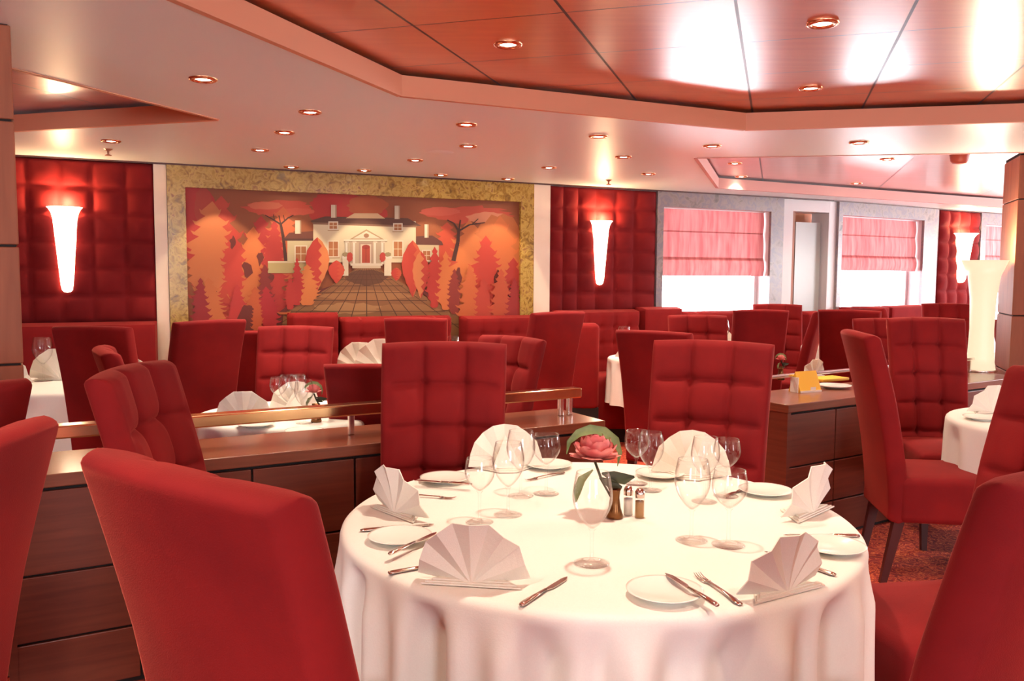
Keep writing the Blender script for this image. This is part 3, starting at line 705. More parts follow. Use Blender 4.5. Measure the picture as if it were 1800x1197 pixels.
chair(2.45, 5.07, 187, 'tall tufted bright red chair facing us, behind the right-hand white cloth', GR, 1.02, .90)
GL = 'chairs at the tables cut by the left frame edge'
chair(-.87, 1.38, -92, 'plain red chair back at the left frame edge, filling the lower left corner', GL)
chair(-1.30, 1.95, -75, 'small slice of red chair back at the left frame edge below the wood pillar', GL)
GB = 'chairs beyond the left wood divider'
SZ = .945
x, y = top(152, 612, 1.12); chair(x+.07, y, 62, 'red chair seen edge-on behind the tufted chair that stands before the left divider', GB, SZ)
x, y = PD(156, 500, 4.55).x, 4.55; chair(x, y, 2, 'dark red chair seen squarely from behind, before the far left white table', GB, .98, .88)
x, y = PD(372, 500, 5.2).x, 5.2; chair(x, y, -52, 'red chair seen obliquely from behind, right of the far left table', GB, .98)
x, y = PD(422, 500, 5.6).x, 5.6; chair(x, y, -10, 'dark narrow slice of red chair between the oblique chair and the tufted chair', GB, .90, .8)
x, y = PD(521, 500, 5.15).x, 5.15; chair(x, y, 180, 'tufted red chair facing us behind the small flower table beyond the left divider', GB, .955, .93)
x, y = PD(650, 500, 3.98).x, 4.02; chair(x, y, 0, 'dark red chair seen from behind, close beyond the brass rail of the left divider', GB, .865, .95)
x, y = PD(730, 500, 5.5).x, 5.5; chair(x, y, 0, 'dark red chair back partly hidden behind the left tufted chair, napkins on its left', GB, .985, .84)
x, y = top(905, 592, 1.12); chair(x, y, 180+48, 'tufted red chair turned left, seen just right of the left tufted chair', GB, SZ)
x, y = PD(985, 500, 6.1).x, 6.1; chair(x, y, -38, 'tall red chair with a pink lit edge, leaning beside the divider end', GB, 1.0)
GC = 'chairs in the aisle between the dividers'
x, y = top(1146, 582, 1.12); chair(x, y, 33, 'red chair seen from behind, left of the right tufted chair, white cloth on its left', GC, SZ)
x, y = PD(1226, 500, 7.1).x, 7.1; chair(x, y, 180, 'small tufted red chair facing us, seen above the right tufted chair', GC, SZ)
x, y = PD(1340, 500, 7.2).x, 7.2; chair(x, y, 4, 'plain red chair back seen squarely before the first window right side', GC, .98, .95)
x, y = PD(1367, 500, 8.8).x, 8.8; chair(x, y, 188, 'far tufted red chair whose top shows above the plain chair back by the niche', GC, .975)
x, y = PD(1449, 500, 7.75).x, 7.75; chair(x, y, -62, 'red chair in side view facing left at the white table below the niche', GC, .96)
x, y = PD(1494, 500, 7.0).x, 7.0; chair(x, y, 28, 'dark maroon chair back below the second window, left of the profile chair', GC, .99)
x, y = PD(1524, 500, 7.9).x, 7.9; chair(x, y, 80, 'red chair seen edge-on with a lit top, behind the profile chair', GC, .985)
x, y = PD(1538, 500, 6.8).x, 6.6; chair(x, y, 187, 'tufted red chair half hidden between the profile chair and the tall tufted chair', GC, .95)
x, y = PD(1668, 500, 8.4).x, 8.4; chair(x, y, 195, 'far tufted red chair below the third sconce, left of the tall white lamp', GC, 1.0)
x, y = PD(1775, 500, 6.9).x, 6.9; chair(x, y, 90, 'slice of red chair beside the wood pillar at far right', GC, .93)

# ------------------------------------------------------------------ banquettes
def banquette(wl, s0, s1, label, ztop=1.08, depth=.55, gap=.06, tuft_on=True, seat=True):
    base = wl.pt((s0+s1)/2, 0, gap); T = Matrix.Translation(-Vector(base)) @ wl.T
    t = empty('banquette', base); tag(t, label, 'bench', 'wall banquettes')
    mb = MB()
    n = max(2, round((s1-s0)/.16)); cw = (s1-s0)/n
    def fn(v):   # local wall coordinates; front face is the smaller y
        x, y, z = v
        if y < -gap-.10 and tuft_on:
            a = abs(((x-s0)/cw+.5) % 1-.5)*cw; b = min(abs(z-q) for q in (ztop-.16, ztop-.32, ztop-.48))
            h = .012*math.exp(-a/.012)+.010*math.exp(-b/.012)+.02*math.exp(-(math.hypot(a, b)/.022)**1.3); y += h
        return (x, y, z)
    # grid front
    nx, nz = int((s1-s0)/.02), int((ztop-.4)/.02); v = []; f = []
    for j in range(nz+1):
        for i in range(nx+1):
            x, z = s0+(s1-s0)*i/nx, .4+(ztop-.4)*j/nz; e = min(x-s0, s1-x, ztop-z); r = .03; k = math.sqrt(max(0, 1-(1-min(1, e/r))**2))
            y0 = -gap-.02-.14*k; q = fn((x, y0-.0, z)) if e > .01 else (x, y0, z); v.append(q)
    for j in range(nz):
        for i in range(nx): a = j*(nx+1)+i; f.append((a, a+1, a+nx+2, a+nx+1))
    mb.add(v, f, 0, T); mb.box(s0+.002, s1-.002, -gap-.03, -gap, .4, ztop-.004, T=T); mb.build('backrest', M['bench'], t, smooth=True, angle=60)
    if seat:
        mb = MB(); mb.rbox(s0, s1, -gap-depth-.1, -gap-.06, .12, .52, r=.06, seg=5, T=T); mb.build('seat', M['bench'], t, smooth=True)
        mb = MB(); mb.box(s0+.03, s1-.03, -gap-depth-.04, -gap-.04, 0, .13, T=T); mb.build('plinth', M['dark'], t)
banquette(W1, sx(W1, 20), sx(W1, 272)-.0, 'plain red banquette along the left quilted panel, behind the far left table', 1.07, tuft_on=False)
banquette(W2, .06, sx(W2, 498), 'red banquette below the mural left third, behind the oblique chair', .98)
banquette(W2, sx(W2, 500), sx(W2, 588), 'raised red banquette back below the paved drive left edge', 1.12)
banquette(W2, sx(W2, 590), sx(W2, 783), 'red banquette below the middle of the mural', 1.08)
banquette(W2, sx(W2, 802), sx(W2, 948), 'red banquette below the right end of the mural', 1.07)
banquette(W3, .1, sx(W3, 1108), 'tufted red banquette with open end seat below the second sconce', 1.11)
banquette(W3, sx(W3, 1112), sx(W3, 1182), 'dark red banquette back at the left corner of the first window', 1.13, tuft_on=False)
banquette(W3, sx(W3, 1186), sx(W3, 1318), 'low red banquette back below the first window', 1.08, depth=.3)
banquette(W3, sx(W3, 1397), sx(W3, 1428), 'small red seat back in front of the ochre niche', 1.06, depth=.25, tuft_on=False)
banquette(W4, sx(W4, 1470), sx(W4, 1540), 'maroon banquette back below the left half of the second window', 1.1, tuft_on=False)
banquette(W4, sx(W4, 1542), sx(W4, 1608), 'rose lit banquette back below the right half of the second window', 1.1, tuft_on=False)
# low-backed seat at the end of the aisle banquette
t = empty('side_bench', (.62, 7.25, 0)); tag(t, 'plain low red seat back with rounded corners, between the pink-edged chair and the aisle banquette', 'bench')
mb = MB(); mb.rbox(-.12, .12, -.07, .07, .3, 1.04, r=.045, seg=4); mb.build('backrest', M['bench'], t, smooth=True)
mb = MB(); mb.rbox(-.12, .50, .06, .52, .1, .56, r=.06, seg=4); mb.build('seat', M['bench'], t, smooth=True)
mb = MB(); mb.box(-.10, .44, .08, .47, 0, .12); mb.box(-.12, .12, -.06, .06, .1, .32); mb.build('plinth', M['dark'], t)

# ------------------------------------------------------------------ wood dividers with brass rails
def console(a, b, depth, label, rail_label, posts_at, name='divider_cabinet', panels=.62, h=.78, rail_m='brass', rb=(.20, .035, .047)):
    wl = Wall((a[0], a[1]), (b[0], b[1])); T0 = wl.T; base = wl.a.copy(); T = Matrix.Translation(-base) @ T0
    t = empty(name, base); tag(t, label, 'divider', 'wooden room dividers')
    L = wl.L
    mb = MB(); mb.box(0.015, L-.015, .012, depth-.012, 0, h-.045, T=T); mb.build('carcass', M['dark'], t)
    mb = MB(); mb.rbox(-.012, L+.012, -.012, depth+.012, h-.045, h, r=.004, seg=2, T=T); mb.build('top', M['woodtop'], t)
    rows = ((0.02, .205), (.213, .435), (.443, h-.057))
    n = max(1, round(L/panels)); cw = L/n
    for i in range(n):
        for (z0, z1) in rows:
            mb = MB(); mb.rbox(i*cw+.004, (i+1)*cw-.004, -.004, .016, z0, z1, r=.003, seg=2, T=T); mb.build('front_panel', M['wood'], t)
    for (x0, x1) in ((-.006, .02), (L-.02, L+.006)):
        mb = MB(); mb.box(x0, x1, -.006, depth+.004, 0, h-.046, T=T); mb.build('end_panel', M['wood'], t)
    mb = MB(); mb.box(0.02, L-.02, depth-.014, depth, .01, h-.06, T=T); mb.build('rear_panel', M['wood'], t)
    # rail
    rt = empty('divider_rail', base); tag(rt, rail_label, 'rail', 'metal rails on the dividers')
    ry = rb[0]; s0, s1 = posts_at[0], posts_at[-1]
    mb = MB(); mb.rbox(s0-.05, s1+.05, ry-rb[1], ry+rb[1], h+.085, h+.085+rb[2], r=.006, seg=2, T=T); mb.build('handrail', M[rail_m], rt)
    for s_ in posts_at:
        mb = MB(); mb.rbox(s_-.012, s_+.012, ry-.012, ry+.012, h, h+.088, r=.004, seg=2, T=T); mb.build('post', M['chrome'], rt)
    return wl
pa, pb = P(345, 808, .78), P(1058, 739, .78)
dcl = (pb-pa).normalized(); pa2 = pa - dcl*.60
L_ = (pb-pa2).length
cl_ = console((pa2.x, pa2.y), (pb.x, pb.y), .38, 'long cherry wood divider cabinet crossing behind the nearest table on the left', 'brass rail on the left wood divider, ending in two pale posts',
        [.08, 1.25, L_-.10, L_-.05], panels=.42)
pc1, pd1 = P(1385, 711, .78), P(1800, 661, .78)
dr = (pd1-pc1).normalized(); pd2 = pc1 + dr*2.42
cr_ = console((pc1.x, pc1.y), (pd2.x, pd2.y), .40, 'cherry wood divider cabinet on the right, behind the profile chair', 'metal rail on the right wood divider, running toward the white lamp',
        [.04, .1, 1.3, 2.34], panels=.42, rail_m='chrome', rb=(.32, .015, .02))

# ------------------------------------------------------------------ pillars
def pillar(name, corner, dirx, diry, wx, wy, joints, label):
    base = Vector((corner[0], corner[1], 0)); dx, dy = Vector((*dirx, 0)).normalized(), Vector((*diry, 0)).normalized()
    T = Matrix(((dx.x, dy.x, 0, 0), (dx.y, dy.y, 0, 0), (0, 0, 1, 0), (0, 0, 0, 1)))
    t = empty(name, base); t['kind'] = 'structure'
    js = [0] + joints + [ZC]
    for a, b in zip(js[:-1], js[1:]):
        mb = MB(); mb.rbox(0, wx, 0, wy, a+.004, b-.004, r=.004, seg=2, T=T); mb.build('cladding', M['pillar'], t)
    mb = MB(); mb.box(.008, wx-.008, .008, wy-.008, 0, ZC+.02, T=T); mb.build('core', M['dark'], t)
pp = PD(24, 200, 3.0)
c30 = (math.cos(math.radians(30)), math.sin(math.radians(30)))
zj = lambda px, py, d: PD(px, py, d).z
pillar('pillar', (pp.x, pp.y), (-c30[0], -c30[1]), (-.515, .857), .5, .5, [zj(30, 640, 3.0), zj(30, 432, 3.0), zj(30, 212, 3.0)], '')
pq = PD(1784, 450, 6.0)
pillar('pillar', (pq.x, pq.y), (c30[0], -.2), (.3, c30[0]), .5, .5, [.78, zj(1790, 555, 6.0), zj(1790, 350, 6.0)], '')

# ------------------------------------------------------------------ tables and cloths
def cloth_mesh(R, ztop, zlow, n=220, seed=0, amp=.035, folds=(13, 21)):
    rr = random.Random(seed); ph = [rr.uniform(0, 6.28) for _ in range(4)]
    V = [(0, 0, ztop)]; Fc = []; rings = []
    prof = [(R*k/10, ztop) for k in range(1, 10)] + [(R-.02, ztop)]
    nr = 26; 
    V_r = []
    for (r, z) in prof: V_r.append([(r*math.cos(2*math.pi*i/n), r*math.sin(2*math.pi*i/n), z) for i in range(n)])
    for k in range(1, nr+1):
        t = k/nr; ring = []
        for i in range(n):
            a = 2*math.pi*i/n; low = zlow(a)
            if t < .12: q = t/.12*math.pi/2; r = R-.02+.022*math.sin(q); z = ztop-.022*(1-math.cos(q)); f = 0
            else:
                f = (t-.12)/.88; z = ztop-.022-(ztop-.022-low)*f; r = R+.002
            w_ = math.sin(folds[0]*a+ph[0]+.8*math.sin(2*a+ph[2]))*.6+math.sin(folds[1]*a+ph[1]+.9*math.sin(3*a+ph[3]))*.4
            w_ = abs(w_)**.8*(1 if w_ > 0 else -1)
            g = min(1, f*4.5) if t >= .12 else 0
            r += (w_*.9-.25)*amp*g + .012*f*f
            ring.append((r*math.cos(a), r*math.sin(a), z))
        V_r.append(ring)
    for ring in V_r: V += ring
    for i in range(n): Fc.append((0, 1+i, 1+(i+1) % n))
    for j in range(len(V_r)-1):
        for i in range(n): a = 1+j*n; Fc.append((a+i, a+n+i, a+n+(i+1) % n, a+(i+1) % n))
    return V, Fc
ZT_ = .752
def table(cx, cy, R, tl, cl_label, low=lambda a: .2, seed=0, amp=.035, folds=(13, 21), n=220):
    t = empty('round_table', (cx, cy, 0)); tag(t, tl, 'table', 'round tables under white cloths')
    lathe_obj('tabletop', [(.0001, .744), (R-.02, .744), (R-.015, .74), (R-.015, .72), (.0001, .72)], M['wood'], t, 48)
    lathe_obj('pedestal', [(.04, .73), (.035, .1), (.05, .03)], M['leg'], t, 20)
    lathe_obj('foot', [(.0001, .035), (.06, .035), (min(.25, R*.5), .015), (min(.26, R*.5), 0), (.0001, 0)], M['leg'], t, 28)
    V, Fc = cloth_mesh(R, ZT_, low, n, seed, amp, folds)
    o = new('tablecloth', V, Fc, M['cloth'], None, smooth=True, loc=(cx, cy, 0)); tag(o, cl_label, 'tablecloth', 'white tablecloths')
def low_main(a):
    d = math.degrees(a) % 360
    k = lambda x0, x1: max(0, min(1, (x1-d)/(x1-x0)))
    # shorter where it lies over the tucked-in seats behind
    if 15 < d < 150: q = min(1, (d-15)/15, (150-d)/15); return .30+(.56-.30)*q
    return .30
TX, TY, TR = .25, 2.45, .735
table(TX, TY, TR, 'nearest round dining table hidden under the large white cloth', 'large white cloth with deep peach-shaded folds on the nearest table', low_main, 5, .062, (14, 31), 420)
T2 = (-1.12, 4.25, .45); T3 = (-.78, 6.32, .46); T5 = (-2.80, 5.38, .54); T6 = (1.18, 7.25, .36); T7 = (3.3, 8.55, .38); T8 = (2.70, 4.12, .52); T9 = (1.98, 8.12, .35); T10 = (4.35, 7.4, .5)
fl = lambda a: .36
for (c, l1, l2, sd) in ((T2, 'small round table beyond the left divider, its flower beside glasses', 'white cloth seen under and above the brass rail of the left divider', 11),
    (T3, 'round table before the middle banquette, mostly hidden by chairs', 'white cloth before the mural, between tufted chair and dark chair back', 12),
    (T5, 'far left round table before the plain red banquette', 'white cloth at far left between the wood pillar and the dark square chair back', 13),
    (T6, 'round table before the tufted aisle banquette', 'narrow strip of white cloth hanging before the aisle banquette', 14),
    (T7, 'round table before the ochre niche', 'white cloth on the table before the ochre niche', 15),
    (T8, 'right-hand round table before the tall tufted chair', 'white cloth at the right, hanging between the tall tufted chair and the nearest table chairs', 16),
    (T9, 'far round table before the first window', 'scrap of white cloth between two far chairs before the first window', 17),
    (T10, 'far right round table behind the white lamp', 'white cloth on the table behind the white lamp', 18)):
    table(c[0], c[1], c[2], l1, l2, fl, sd, .022, (11, 17), 150)

# ------------------------------------------------------------------ table ware
ZI = ZT_+.0005
# plate
plate0 = MB().lathe([(.0001, .004), (.035, .004), (.038, 0), (.045, 0), (.048, .004), (.078, .013), (.0845, .0155), (.085, .017), (.078, .016), (.052, .008), (.0001, .007)], 48).build('side_plate', M['china'], smooth=True)
plate_used = [False]
def plate(x, y, label, grp='side plates on the nearest table', s=1):
    o = plate0 if not plate_used[0] else plate0.copy()
    if plate_used[0]: C.objects.link(o)
    plate_used[0] = True; o.location = (x, y, ZI); o.scale = (s, s, s); tag(o, label, 'plate', grp)
# fan napkin
def napkin_mesh(seed=0, R=.125, n=5):
    rr = random.Random(seed); V = []; Fc = []
    # standing pleated fan: ridges and valleys radiate from the foot
    k = 2*n; NS = 8
    for i in range(k+1):
        th = math.radians(4+172*i/k); ridge = 1 if i % 2 == 0 else -1
        Rr = R*(1.0+.06*math.sin(th)*1.5 + (.015 if i % 2 == 0 else -.02))
        for j in range(NS+1):
            t = j/NS; r = .004+Rr*t
            x = r*math.cos(th); z = r*math.sin(th)*1.05+.004
            y = ridge*.0085*t**.8 - .020*math.sin(th)*t*t + .045*(abs(math.cos(th)))**2*t*.6
            V.append((x, y, z))
    m_ = NS+1
    for i in range(k):
        for j in range(NS): a = i*m_+j; Fc.append((a, a+1, a+m_+1, a+m_))
    mb = MB(); mb.add(V, Fc)
    return mb
def make_napkin(seed):
    t = empty('fan_napkin')
    mb = napkin_mesh(seed); o = mb.build('pleated_fan', M['napkin'], t)
    md = o.modifiers.new('cloth', 'SOLIDIFY'); md.thickness = .003; md.offset = 0
    # folded foot: stacked triangular flaps that prop the fan
    mb = MB()
    for q, (sx_, ys, yy, zz) in enumerate(((.115, -.01, .085, .002), (.105, -.006, .075, .006), (.09, 0, .06, .010))):
        v = [(-sx_, ys, zz), (sx_, ys, zz), (.03, yy, zz), (-.03, yy, zz)]; v += [(a, b, c+.0035) for a, b, c in v]
        mb.add(v, [(3, 2, 1, 0), (4, 5, 6, 7), (0, 1, 5, 4), (1, 2, 6, 5), (2, 3, 7, 6), (3, 0, 4, 7)])
    # back prop
    v = [(0, .0, .115), (-.055, .055, .004), (.055, .055, .004), (0, .004, .004)]
    mb.add(v, [(0, 1, 3), (0, 3, 2), (0, 2, 1), (1, 2, 3)])
    mb.build('folded_foot', M['napkin'], t)
    return reg(t)
NK = make_napkin(1); nk_used = [False]
def napkin(x, y, face, label, grp='fan-folded napkins on the nearest table', s=1.0, z=ZI):
    o = NK if not nk_used[0] else copy_tree(NK); nk_used[0] = True
    o.location = (x, y, z); o.rotation_euler.z = math.radians(face); o.scale = (s, s, s); tag(o, label, 'napkin', grp)
# goblet
def gob_prof(H=.175, bw=.038, bh=.095, rim=.031, foot=.034):
    z0 = H-bh; pr = [(.0001, .0035), (.008, .004), (foot*.7, .0028), (foot, .0012), (foot, 0), (foot*.6, .0004), (.0001, .001)]
    return pr, z0
def make_goblet(name, H, bw, bh, rim, foot):
    t = empty(name); z0 = H-bh
    mb = MB(); mb.lathe([(.0001, .0005), (foot*.97, .0005), (foot, .0015), (foot*.8, .003), (.009, .005), (.0045, .012), (.0038, z0*.5), (.0045, z0-.006), (.010, z0)], 32); mb.build('stem_and_foot', M['glass'], t, smooth=True)
    out = []
    for i in range(15):
        q = i/14; r = .006+(bw-.006)*math.sin(min(1, q*1.75)*math.pi/2)**.8
        if q > .57: r = bw+(rim-bw)*((q-.57)/.43)**1.5
        out.append((r, z0+.001+bh*q))
    inn = [(max(.0001, r-.0016), z+.0016 if i < 3 else z) for i, (r, z) in enumerate(out)]
    mb = MB(); mb.lathe([(.0001, z0)] + out + inn[::-1] + [(.0001, z0+.003)], 40); mb.build('bowl', M['glass'], t, smooth=True)
    return reg(t)
G_W = make_goblet('water_goblet', .215, .047, .132, .038, .042); G_R = make_goblet('wine_glass', .185, .043, .094, .037, .040)
gu = {}
def glass(src, x, y, label, grp='stemmed glasses on the nearest table', s=1.0, z=ZI):
    o = src if src.name not in gu else copy_tree(src); gu[src.name] = 1
    o.location = (x, y, z); o.scale = (s, s, s); tag(o, label, 'glass', grp)
# cutlery, lying along +x from handle to tip, length ~.21
def make_knife(L=.205):
    t = empty('table_knife'); mb = MB()
    mb.tube([(-L/2, 0, .004), (-L/2+.01, 0, .0045), (-L*.2, 0, .005), (L*.02, 0, .0045)], [(.005, .003), (.0085, .004), (.0065, .0038), (.0045, .003)], 10); mb.build('handle', M['steel'], t, smooth=True)
    n = 10; v = []; f = []
    for i in range(n+1):
        q = i/n; x = L*.01+L*.49*q; top_ = .0045; bot = -.0095*math.sin(min(1, q*4)*math.pi/2) if q < .75 else -.0095*(1-((q-.75)/.25)**2)
        tt = top_ if q < .85 else top_-(q-.85)/.15*.006
        v += [(x, tt, .0045), (x, bot*1.0, .0045), (x, tt, .0028), (x, bot, .0028)]
    for i in range(n):
        a = 4*i; f += [(a, a+1, a+5, a+4), (a+2, a+6, a+7, a+3), (a, a+4, a+6, a+2), (a+1, a+3, a+7, a+5)]
    f += [(0, 2, 3, 1), (4*n, 4*n+1, 4*n+3, 4*n+2)]
    mb = MB(); mb.add(v, f); mb.build('blade', M['steel'], t); return reg(t)
def make_fork(L=.19):
    t = empty('table_fork'); mb = MB()
    mb.tube([(-L/2, 0, .003), (-L/2+.015, 0, .004), (-L*.1, 0, .007), (L*.2, 0, .006), (L*.25, 0, .004)], [(.006, .0015), (.0095, .002), (.0035, .0022), (.004, .002), (.010, .0015)], 8); mb.build('handle', M['steel'], t, smooth=True)
    mb = MB()
    for k in range(4):
        y = (k-1.5)*.0058; mb.tube([(L*.245, y*.9, .004), (L*.33, y, .002), (L*.42, y, .003), (L*.5, y*.95, .008)], [(.0021, .0012), (.0017, .0011), (.0015, .001), (.0006, .0006)], 6)
    mb.build('tines', M['steel'], t, smooth=True); return reg(t)
KN, FK = make_knife(), make_fork(); cu = {}
def cutlery(src, p, q, label, z=ZI, grp='cutlery on the nearest table', tilt=0):
    """p = handle end pixel, q = tip pixel"""
    a, b = P(p[0], p[1], z), P(q[0], q[1], z); o = src if src.name not in cu else copy_tree(src); cu[src.name] = 1
    o.location = ((a.x+b.x)/2, (a.y+b.y)/2, z); o.rotation_euler.z = math.atan2(b.y-a.y, b.x-a.x)
    tag(o, label, 'knife' if src is KN else 'fork', grp); return (b-a).length
def tp(px, py): p = P(px, py, ZI); return p.x, p.y
for (px, py, l) in ((703, 950, 'white side plate at the left rim of the nearest table, knife across it'), (782, 846, 'white side plate before the left tufted chair'),
    (1168, 1047, 'white side plate nearest the camera, front middle of the table'), (1345, 868, 'white side plate at the back right, beside the pointed napkin'),
    (1462, 967, 'white side plate at the right rim of the table, behind the front right napkin'), (965, 822, 'white side plate behind the glasses at the back of the table'),
    (1160, 838, 'white side plate at the back of the table, left of the rounded right napkin')):
    x, y = tp(px, py); plate(x, y, l)
for (px, py, fc, s, l) in ((828, 1030, -8, 1.0, 'beige-shaded fan napkin at the front left of the nearest table'), (692, 905, -48, .98, 'upright napkin fan seen from its side at the left rim'),
    (888, 822, -172, 1.05, 'rounded napkin fan at the back, behind the left group of glasses'), (1215, 835, 165, 1.05, 'rounded napkin fan at the back, behind the right group of glasses'),
    (1430, 905, 46, 1.05, 'pointed napkin fan at the right rim before the wood divider'), (1385, 1045, 30, .95, 'pale pink-shaded fan napkin at the front right of the nearest table')):
    x, y = tp(px, py); napkin(x, y, fc, l, s=s)
for (src, px, py, s, l) in ((G_W, 1040, 990, 1.05, 'tall water goblet standing alone at the front centre of the table'), (G_R, 843, 918, 1.0, 'wine glass nearest the left napkins, over the front left plate gap'),
    (G_W, 893, 905, 1.0, 'water goblet overlapping the rounded left napkin'), (G_R, 960, 868, 1.05, 'wine glass with the red seen through it, left of the flower'),
    (G_R, 1118, 850, .98, 'wine glass right of the flower, left one of the close pair'), (G_W, 1143, 862, .9, 'glass right of the flower, right one of the close pair'),
    (G_W, 1215, 950, 1.02, 'front left goblet of the right hand glass group'), (G_R, 1280, 958, 1.08, 'front right wine glass of the right hand glass group'),
    (G_W, 1238, 882, .95, 'rear goblet before the rounded right napkin'), (G_R, 1276, 872, 1.0, 'rear wine glass at the right edge of the rounded right napkin'), (G_W, 915, 872, .98, 'rear goblet seen against the rounded left napkin')):
    x, y = tp(px, py); glass(src, x, y, l, s=s)
for (src, a, b, z, l) in ((KN, (907, 1072), (1003, 1012), ZI, 'table knife right of the front left fan napkin'), (KN, (620, 936), (775, 922), ZI, 'table knife at the left rim behind the left plate'),
    (KN, (690, 974), (762, 940), ZI+.017, 'small knife lying across the left rim plate'), (KN, (1262, 1068), (1168, 1010), ZI+.017, 'knife lying across the front middle plate'),
    (FK, (1318, 1076), (1212, 1003), ZI, 'table fork right of the front middle plate, tines up'), (KN, (826, 853), (730, 846), ZI+.017, 'knife lying across the plate before the left tufted chair'),
    (FK, (712, 872), (790, 877), ZI, 'fork near the left rim, beside the plate of the left tufted chair'), (KN, (706, 1006), (800, 990), ZI, 'knife handle peeking out left of the front left fan napkin'),
    (KN, (1482, 1018), (1332, 968), ZI, 'knife passing under the front right fan napkin'), (KN, (1503, 944), (1385, 943), ZI, 'knife at the right rim between two napkins'),
    (KN, (1330, 852), (1262, 880), ZI, 'knife at the back right beside the rear wine glass'), (FK, (990, 832), (925, 846), ZI, 'fork at the back of the table, left of the flower')):
    cutlery(src, a, b, l, z)
# shakers
def shaker(px, py, body, label):
    x, y = tp(px, py); t = empty('shaker', (x, y, ZI)); tag(t, label, 'shaker', 'salt and pepper shakers')
    lathe_obj('glass_body', [(.0001, .001), (.014, .001), (.015, .004), (.014, .06), (.012, .064)], M['glass'], t, 16); lathe_obj('filling', [(.0001, .002), (.0125, .002), (.0125, .05), (.0001, .051)], M[body], t, 16)
    lathe_obj('cap', [(.0135, .06), (.0145, .062), (.0145, .076), (.009, .086), (.0001, .088)], M['steel'], t, 16)
shaker(1104, 905, 'salt', 'glass salt shaker with metal cap beside the flower'); shaker(1124, 910, 'pepper', 'glass pepper shaker filled amber, right of the salt shaker')
# flower in vase
fx, fy = tp(1080, 910)
t = empty('bud_vase', (fx, fy, ZI)); tag(t, 'small bronze vase behind the tall goblet, holding the pink flower', 'vase')
lathe_obj('vase_body', [(.0001, .001), (.024, .001), (.026, .006), (.018, .03), (.014, .06), (.016, .08), (.02, .088), (.017, .086), (.011, .06), (.0001, .02)], M['bronze'], t, 24)
def flower(x, y, z, r, label, group, small=False):
    t = empty('cut_flower', (x, y, z)); tag(t, label, 'flower', group)
    mb = MB()
    def petal(phi, tilt, L, wd, cup, base):
        ns, nt_ = 6, 8; v = []; f = []
        for j in range(nt_+1):
            q = j/nt_; wq = wd*math.sin(math.pi*min(1, q*.62+.16))**.8*(1 if q < .8 else 1-(q-.8)*2.6)
            for i in range(ns+1):
                p_ = (i/ns-.5)*2; rad = L*math.sin(tilt)*q + cup*math.sin(math.pi*q); zz = base+L*math.cos(tilt)*q
                rad -= abs(p_)**2*wq*.35; v.append((rad*math.cos(phi)-p_*wq*math.sin(phi), rad*math.sin(phi)+p_*wq*math.cos(phi), zz))
        for j in range(nt_):
            for i in range(ns): a = j*(ns+1)+i; f.append((a, a+1, a+ns+2, a+ns+1))
        mb.add(v, f)
    rr = random.Random(4)
    for ring, (n, tilt, L, wd, cup) in enumerate(((5, .12, r*1.15, r*.30, r*.16), (6, .32, r*1.2, r*.36, r*.24), (8, .60, r*1.2, r*.38, r*.26), (9, .95, r*1.2, r*.38, r*.22), (10, 1.35, r*1.2, r*.34, r*.12))):
        for k in range(n): petal(2*math.pi*k/n+ring*.4+rr.uniform(-.15, .15), tilt+rr.uniform(-.08, .08), L, wd, cup, -.02*r)
    mb.build('petals', M['pink'], t, smooth=True)
    def leaf(name, pts, wd, m):
        mb = MB(); v = []; f = []; n = len(pts)
        for i, p_ in enumerate(pts):
            p_ = Vector(p_); d = (Vector(pts[min(i+1, n-1)])-Vector(pts[max(i-1, 0)])).normalized(); sd = d.cross(Vector((0, -1, .3))).normalized(); w_ = wd*math.sin(math.pi*(i+.15)/(n-1+.3))
            v += [p_-sd*w_, p_+Vector((0, .004, -.002)), p_+sd*w_]
        for i in range(n-1): a = 3*i; f += [(a, a+1, a+4, a+3), (a+1, a+2, a+5, a+4)]
        mb.add(v, f); mb.build(name, M[m], t, smooth=True)
    leaf('leaf', [(-1.25*r, 0, .25*r), (-1.15*r, .1*r, .75*r), (-.75*r, .1*r, 1.15*r), (-.2*r, .15*r, 1.32*r), (.4*r, .15*r, 1.22*r), (.9*r, .1*r, .85*r), (1.1*r, .1*r, .3*r), (1.0*r, .1*r, -.3*r)], .22*r, 'green')
    leaf('leaf', [(-.1*r, -.2*r, -.4*r), (-.6*r, -.3*r, -.8*r), (-.8*r, -.4*r, -1.3*r), (-.85*r, -.4*r, -1.8*r)], .2*r, 'green')
    leaf('leaf', [(.3*r, 0, -.6*r), (.8*r, 0, -.75*r), (1.3*r, 0, -.85*r), (1.75*r, 0, -.75*r)], .28*r, 'dgreen')
    leaf('leaf', [(.2*r, 0, -.8*r), (.7*r, -.1*r, -1.05*r), (1.2*r, -.1*r, -1.2*r)], .22*r, 'dgreen')
    mb = MB(); mb.tube([(0, 0, -.1*r), (.3*r, 0, -.9*r), (.75*r, 0, -1.7*r)], .004, 6); mb.build('stalk', M['dgreen'], t, smooth=True)
    return t
fp = PD(1046, 808, fy); flower(fp.x, fy, fp.z, .066, 'pink double flower with arching green leaf in the centre of the nearest table', 'flowers on tables')
